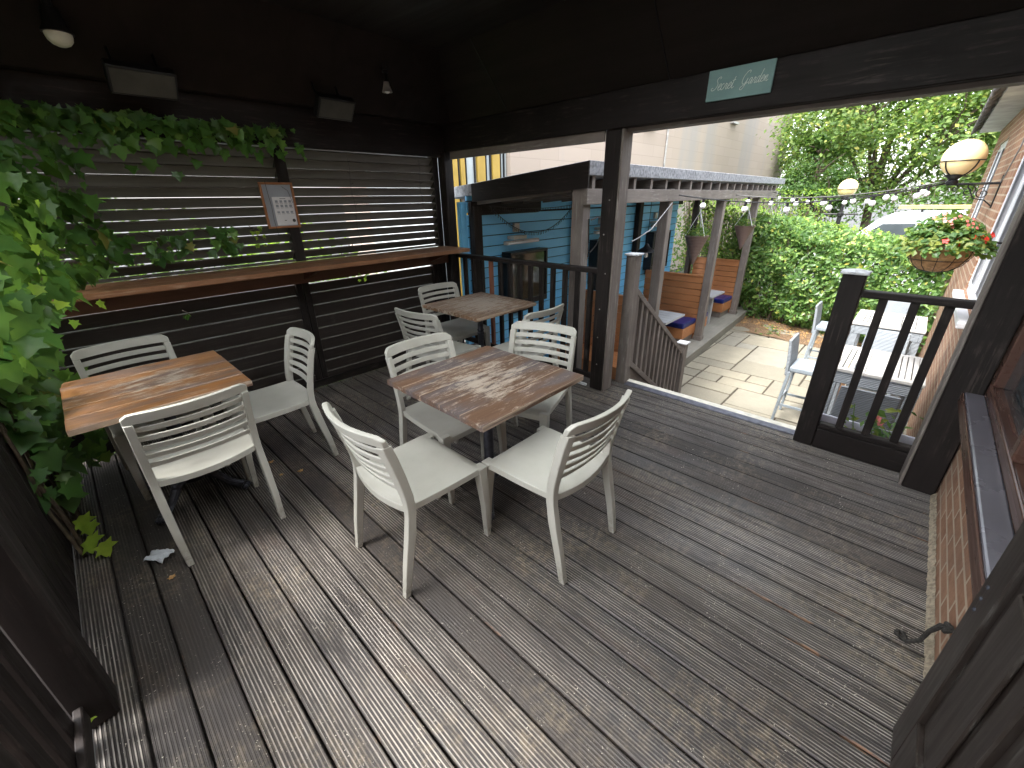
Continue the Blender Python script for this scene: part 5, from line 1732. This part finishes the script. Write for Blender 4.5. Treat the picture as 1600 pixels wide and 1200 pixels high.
def shrub(cx, cy, rx, ry, z0, z1, n, mat, lab, s0=.05, s1=.1, name='shrub'):
    t = thing(name, lab, 'shrub', (cx, cy, z0))
    def fn():
        d = Vector((ru(-1, 1), ru(-1, 1), ru(-1, 1)))
        while d.length > 1: d = Vector((ru(-1, 1), ru(-1, 1), ru(-1, 1)))
        L = d.length; d = d.normalized() * (L ** .45)
        k = 1 + .35 * noise.noise(d * 2.2 + Vector((cx, cy, 0)))
        return (cx + d.x * rx * k, cy + d.y * ry * k, (z0 + z1) / 2 + d.z * (z1 - z0) / 2 * k), d
    mb = MB(); leaf_cloud(mb, fn, n, s0, s1); mb.build('foliage', mat, t)
    c = MB()
    for i in range(9):
        a = ru(0, 6.28)
        c.tube([(cx + .1 * math.cos(a), cy + .1 * math.sin(a), z0), (cx + rx * .3 * math.cos(a), cy + ry * .3 * math.sin(a), (z0 + z1) / 2), (cx + rx * .6 * math.cos(a), cy + ry * .6 * math.sin(a), z1 - .15)], [.02, .014, .006], 5)
    c.build('stem', 'bark', t)
shrub(10.9, 4.05, .7, .75, PZ, 1.75, 1700, 'shrub', 'loose open shrub seen between the second and third front posts', .06, .12)
shrub(11.2, 3.05, .6, .6, PZ, 1.35, 1500, 'hedge', 'dark leafy shrub behind the far booth back', .06, .11)
shrub(.1, 5.0, 1.2, .6, PZ, 1.75, 4200, 'hedge', 'green shrub outside seen through the left louvres', .08, .14)
shrub(1.9, 5.2, 1.1, .6, PZ, 1.30, 3000, 'privet', 'low shrub outside seen through the lower louvres', .08, .14)
shrub(-1.3, 4.9, .8, .9, PZ, 1.7, 900, 'hedge', 'dark shrub outside the left corner behind the ivy', .08, .14)

def tree(cx, cy, H, blobs, n, mat, lab, trunk_h, s0, s1, seed, name='tree', gap=.55):
    t = thing(name, lab, 'tree', (cx, cy, PZ))
    rs = random.Random(seed)
    c = MB()
    c.tube([(cx, cy, PZ), (cx + .1, cy, PZ + trunk_h * .5), (cx, cy + .1, PZ + trunk_h), (cx + .1, cy, PZ + H * .8)], [.17, .14, .11, .03], 9)
    centers = []
    for (bx, by, bz, br) in blobs:
        centers.append((Vector((cx + bx, cy + by, PZ + bz)), br))
        c.tube([(cx, cy, PZ + trunk_h * .8), (cx + bx * .5, cy + by * .5, PZ + (trunk_h + bz) / 2), (cx + bx, cy + by, PZ + bz)], [.065, .04, .015], 6)
        for k in range(5):
            d = Vector((ru(-1, 1), ru(-1, 1), ru(-.3, 1))).normalized() * br * .8
            c.tube([(cx + bx * .8, cy + by * .8, PZ + bz - .2), (cx + bx + d.x * .6, cy + by + d.y * .6, PZ + bz + d.z * .5), (cx + bx + d.x, cy + by + d.y, PZ + bz + d.z)], [.035, .02, .008], 5)
    c.build('trunk', 'bark', t)
    # leaf clumps on twigs
    clumps = []
    for (cc, br) in centers:
        m_ = int(26 * (br / 1.3) ** 2)
        for k in range(m_):
            d = Vector((rs.uniform(-1, 1), rs.uniform(-1, 1), rs.uniform(-1, 1)))
            if d.length < .2: continue
            d = d.normalized() * (br * rs.uniform(.55, 1.08))
            clumps.append((cc + Vector((d.x, d.y, d.z * .8)), br * rs.uniform(.16, .34), d.normalized()))
    mb = MB()
    for i in range(n):
        p, r_, d = clumps[rs.randrange(len(clumps))]
        q_ = Vector((random.gauss(0, .55), random.gauss(0, .55), random.gauss(0, .38))) * r_ * 1.6
        nr = d * .5 + Vector((0, 0, .7)) + Vector((ru(-1, 1), ru(-1, 1), ru(-1, 1))) * .7
        rhomb(mb, p + q_, ru(s0, s1), nr, .6)
    mb.build('crown', mat, t)
tree(19.5, 1.6, 9.5, [(0, 0, 7.6, 2.1), (-.6, 1.3, 6.3, 1.7), (-.5, -2.0, 6.2, 1.9), (-1.6, .6, 4.9, 1.7), (-1.2, 1.6, 4.4, 1.3), (-1.5, -1.6, 4.1, 1.6), (.4, -3.4, 4.8, 1.6), (-2.0, -2.9, 5.9, 1.4), (-.8, .4, 3.0, 1.2), (.8, .9, 5.9, 1.7), (.9, -1.2, 5.0, 1.6), (-.6, -3.2, 3.1, 1.3)],
     44000, 'tree_a', 'big light green broadleaf tree with yellowing leaves behind the van', 2.6, .09, .17, 4)
tree(17.2, 2.95, 4.4, [(0, 0, 3.3, .80), (-.2, .42, 2.7, .62), (-.2, -.5, 2.6, .70), (0, 0, 2.1, .75), (0, .1, 3.8, .5)],
     8500, 'tree_b', 'darker green rounded tree left of the big tree', 1.3, .07, .13, 8)
tree(27.5, 5.0, 7.6, [(0, 0, 5.6, 1.3), (-.4, .3, 4.3, 1.2), (-.4, -1.1, 4.2, 1.4), (0, 0, 3.0, 1.3), (-.2, -1.4, 5.5, 1.0)],
     12000, 'tree_a', 'light green tree at the corner of the cream building', 1.8, .12, .20, 15)
tree(22.0, -2.4, 8.5, [(0, 0, 6.2, 2.0), (-.6, 1.9, 4.9, 1.7), (-.6, -1.4, 4.6, 1.7), (0, .4, 3.2, 1.6), (-.8, 2.2, 3.0, 1.2)],
     16000, 'tree_a', 'light green tree behind the house roof and wall lamp', 2.0, .11, .18, 21)
# a run of distant bushes closing the car park
shrub(16.5, -.3, 1.2, 2.4, PZ, 1.9, 3200, 'tree_b', 'dark bushes behind the parked van', .09, .16)
shrub(15.4, 3.1, .8, 1.3, PZ, 1.45, 1700, 'shrub', 'mixed bush left of the parked van', .07, .13)

# ================================================================== VAN, LAMP POST
VN = thing('parked_van', 'white van with yellow ladder on its roof parked behind the hedge', 'van', (14.4, -.6, PZ))
def van():
    xa, xb = 13.5, 15.35
    prof = [(2.35, .25), (2.35, .62), (2.25, .95), (1.55, 1.28), (1.42, 1.36), (.92, 1.86), (.72, 1.97), (.4, 2.02), (-2.4, 2.03), (-2.5, 1.9), (-2.55, .30), (-2.2, .22), (2.2, .20)]
    prof = [(y, z * 1.035) for y, z in prof]
    n = len(prof)
    q = MB(); vs = []
    rows = [(xa + .10, .985), (xa + .03, .995), (xa, 1.0)]
    def row(x, inset):
        out = []
        for (y, z) in prof:
            zz = PZ + z
            xx = x
            if z > 1.1:   # tumblehome
                xx = x + (z - 1.1) * .12 * (1 if x < 14.4 else -1)
            out.append((xx, y * inset, zz))
        return out
    xs = [(xa, .985), (xa + .05, 1.0), (xb - .05, 1.0), (xb, .985)]
    for x, i_ in xs: vs += row(x, i_)
    fs = []
    for r_ in range(3):
        for k in range(n):
            fs.append((r_ * n + k, r_ * n + (k + 1) % n, (r_ + 1) * n + (k + 1) % n, (r_ + 1) * n + k))
    fs.append(tuple(range(n - 1, -1, -1))); fs.append(tuple(3 * n + k for k in range(n)))
    q.add(vs, fs, False); q.build('body', 'van', VN, bevel=.03, seg=2)
    def xin(z): return xa - .006 + max(0, z - PZ - 1.1) * .12
    def sideglass(poly, nm='side_window'):
        q = MB(); m_ = len(poly)
        vs = [(xin(PZ + z) - .002, y, PZ + z) for y, z in poly] + [(xin(PZ + z) + .02, y, PZ + z) for y, z in poly]
        q.add(vs, [tuple(range(m_)), tuple(range(2 * m_ - 1, m_ - 1, -1))] + [(i, m_ + i, m_ + (i + 1) % m_, (i + 1) % m_) for i in range(m_)])
        q.build(nm, 'glass', VN)
    sideglass([(1.32, 1.36), (1.05, 1.62), (1.0, 1.36)])
    sideglass([(.97, 1.36), (.97, 1.70), (.80, 1.84), (.22, 1.86), (.34, 1.36)])
    q = MB(); q.add([(xa + .18, 1.44, PZ + 1.40), (xb - .18, 1.44, PZ + 1.40), (xb - .28, .96, PZ + 1.90), (xa + .28, .96, PZ + 1.90)], [(0, 1, 2, 3)]); q.build('windscreen', 'glass', VN, solid=.01)
    for y in (1.55, -1.65):
        for x in (xa + .10, xb - .10):
            q = MB(); q.lathe([(.20, -.10), (.32, -.09), (.33, 0), (.32, .09), (.20, .10)], (x, y, PZ + .33), 22, True, Matrix.Rotation(R(90), 3, 'Y')); w = q.build('wheel', 'tyre', VN)
            q = MB(); q.lathe([(.02, -.115), (.19, -.108), (.20, -.09), (.19, .108), (.02, .115)], (x, y, PZ + .33), 18, True, Matrix.Rotation(R(90), 3, 'Y')); ro = q.build('rim', 'grey_metal', w, world=False)
            ro.data.transform(Matrix.Translation(-VN.location))
    for y in (.2, -1.0, -2.1):
        q = MB(); q.box(xa + .2, xb - .2, y - .02, y + .02, PZ + 2.13, PZ + 2.16)
        for x in (xa + .22, xb - .24): q.box(x, x + .03, y - .02, y + .02, PZ + 2.07, PZ + 2.13)
        q.build('roof_bar', 'black', VN)
    q = MB(); q.tube([(xa + .5, .1, PZ + 2.1), (xa + .5, .22, PZ + 2.45)], .004, 5); q.build('aerial', 'black', VN)
van()
t = thing('roof_ladder', 'yellow and pale ladder lying on the roof bars of the white van', 'ladder', (14.0, -1, 1.28))
q = MB()
for x in (13.80, 14.12): q.box(x, x + .03, -2.7, .62, 1.262, 1.335)
q.build('rail', 'ladder', t, bevel=.004)
q = MB()
y = -2.6
while y < .6:
    q.box(13.831, 14.119, y, y + .03, 1.285, 1.315); y += .28
q.build('rung', 'grey_metal', t)
LP = thing('lamp_post', 'black lamp post with cream globe and crossbar rising behind the hedge', 'lamp post', (12.0, 1.47, PZ))
q = MB(); q.lathe([(.09, PZ), (.09, PZ + .3), (.05, PZ + .34), (.042, 1.15), (.06, 1.16), (.06, 1.22), (.035, 1.24), (.03, 1.45), (.05, 1.47), (.08, 1.52), (.07, 1.56)], (12.0, 1.47, 0), 14); q.build('post', 'black', LP)
q = MB(); q.tube([(12.0, 1.77, 1.20), (12.0, 1.17, 1.20)], .018, 8); q.build('crossbar', 'black', LP)
q = MB(); q.sphere((12.0, 1.47, 1.715), .175, 24, 16); q.build('globe', 'globe', LP)
q = MB(); q.tube([(12 + .178 * math.cos(2 * math.pi * k / 30), 1.47 + .178 * math.sin(2 * math.pi * k / 30), 1.69) for k in range(31)], .006, 6, False); q.build('band', 'black', LP)

# weed at the patio edge and fallen leaves in the bed
t = thing('patio_weed', 'flat green weed growing in the paving near the hedge', 'weed', (9.3, 1.75, PZ))
f = MB()
for i in range(70): rhomb(f, (9.3 + ru(-.35, .35), 1.75 + ru(-.2, .2), PZ + .01 + ru(0, .05)), ru(.04, .08), (ru(-.5, .5), ru(-.5, .5), 1))
f.build('foliage', 'hedge', t)
f = MB()
for i in range(900):
    y = ru(-.3, 2.6); x = xf1(y) - ru(-.2, .55) + ru(-.05, .05)
    rhomb(f, (x, y, PZ + .012 + ru(0, .03)), ru(.03, .06), (ru(-.4, .4), ru(-.4, .4), 1), .6)
o = f.build('leaf_litter', 'dry_leaf'); tag(o, 'fallen brown leaves and bark along the foot of the hedge', 'leaf litter', None, 'stuff')
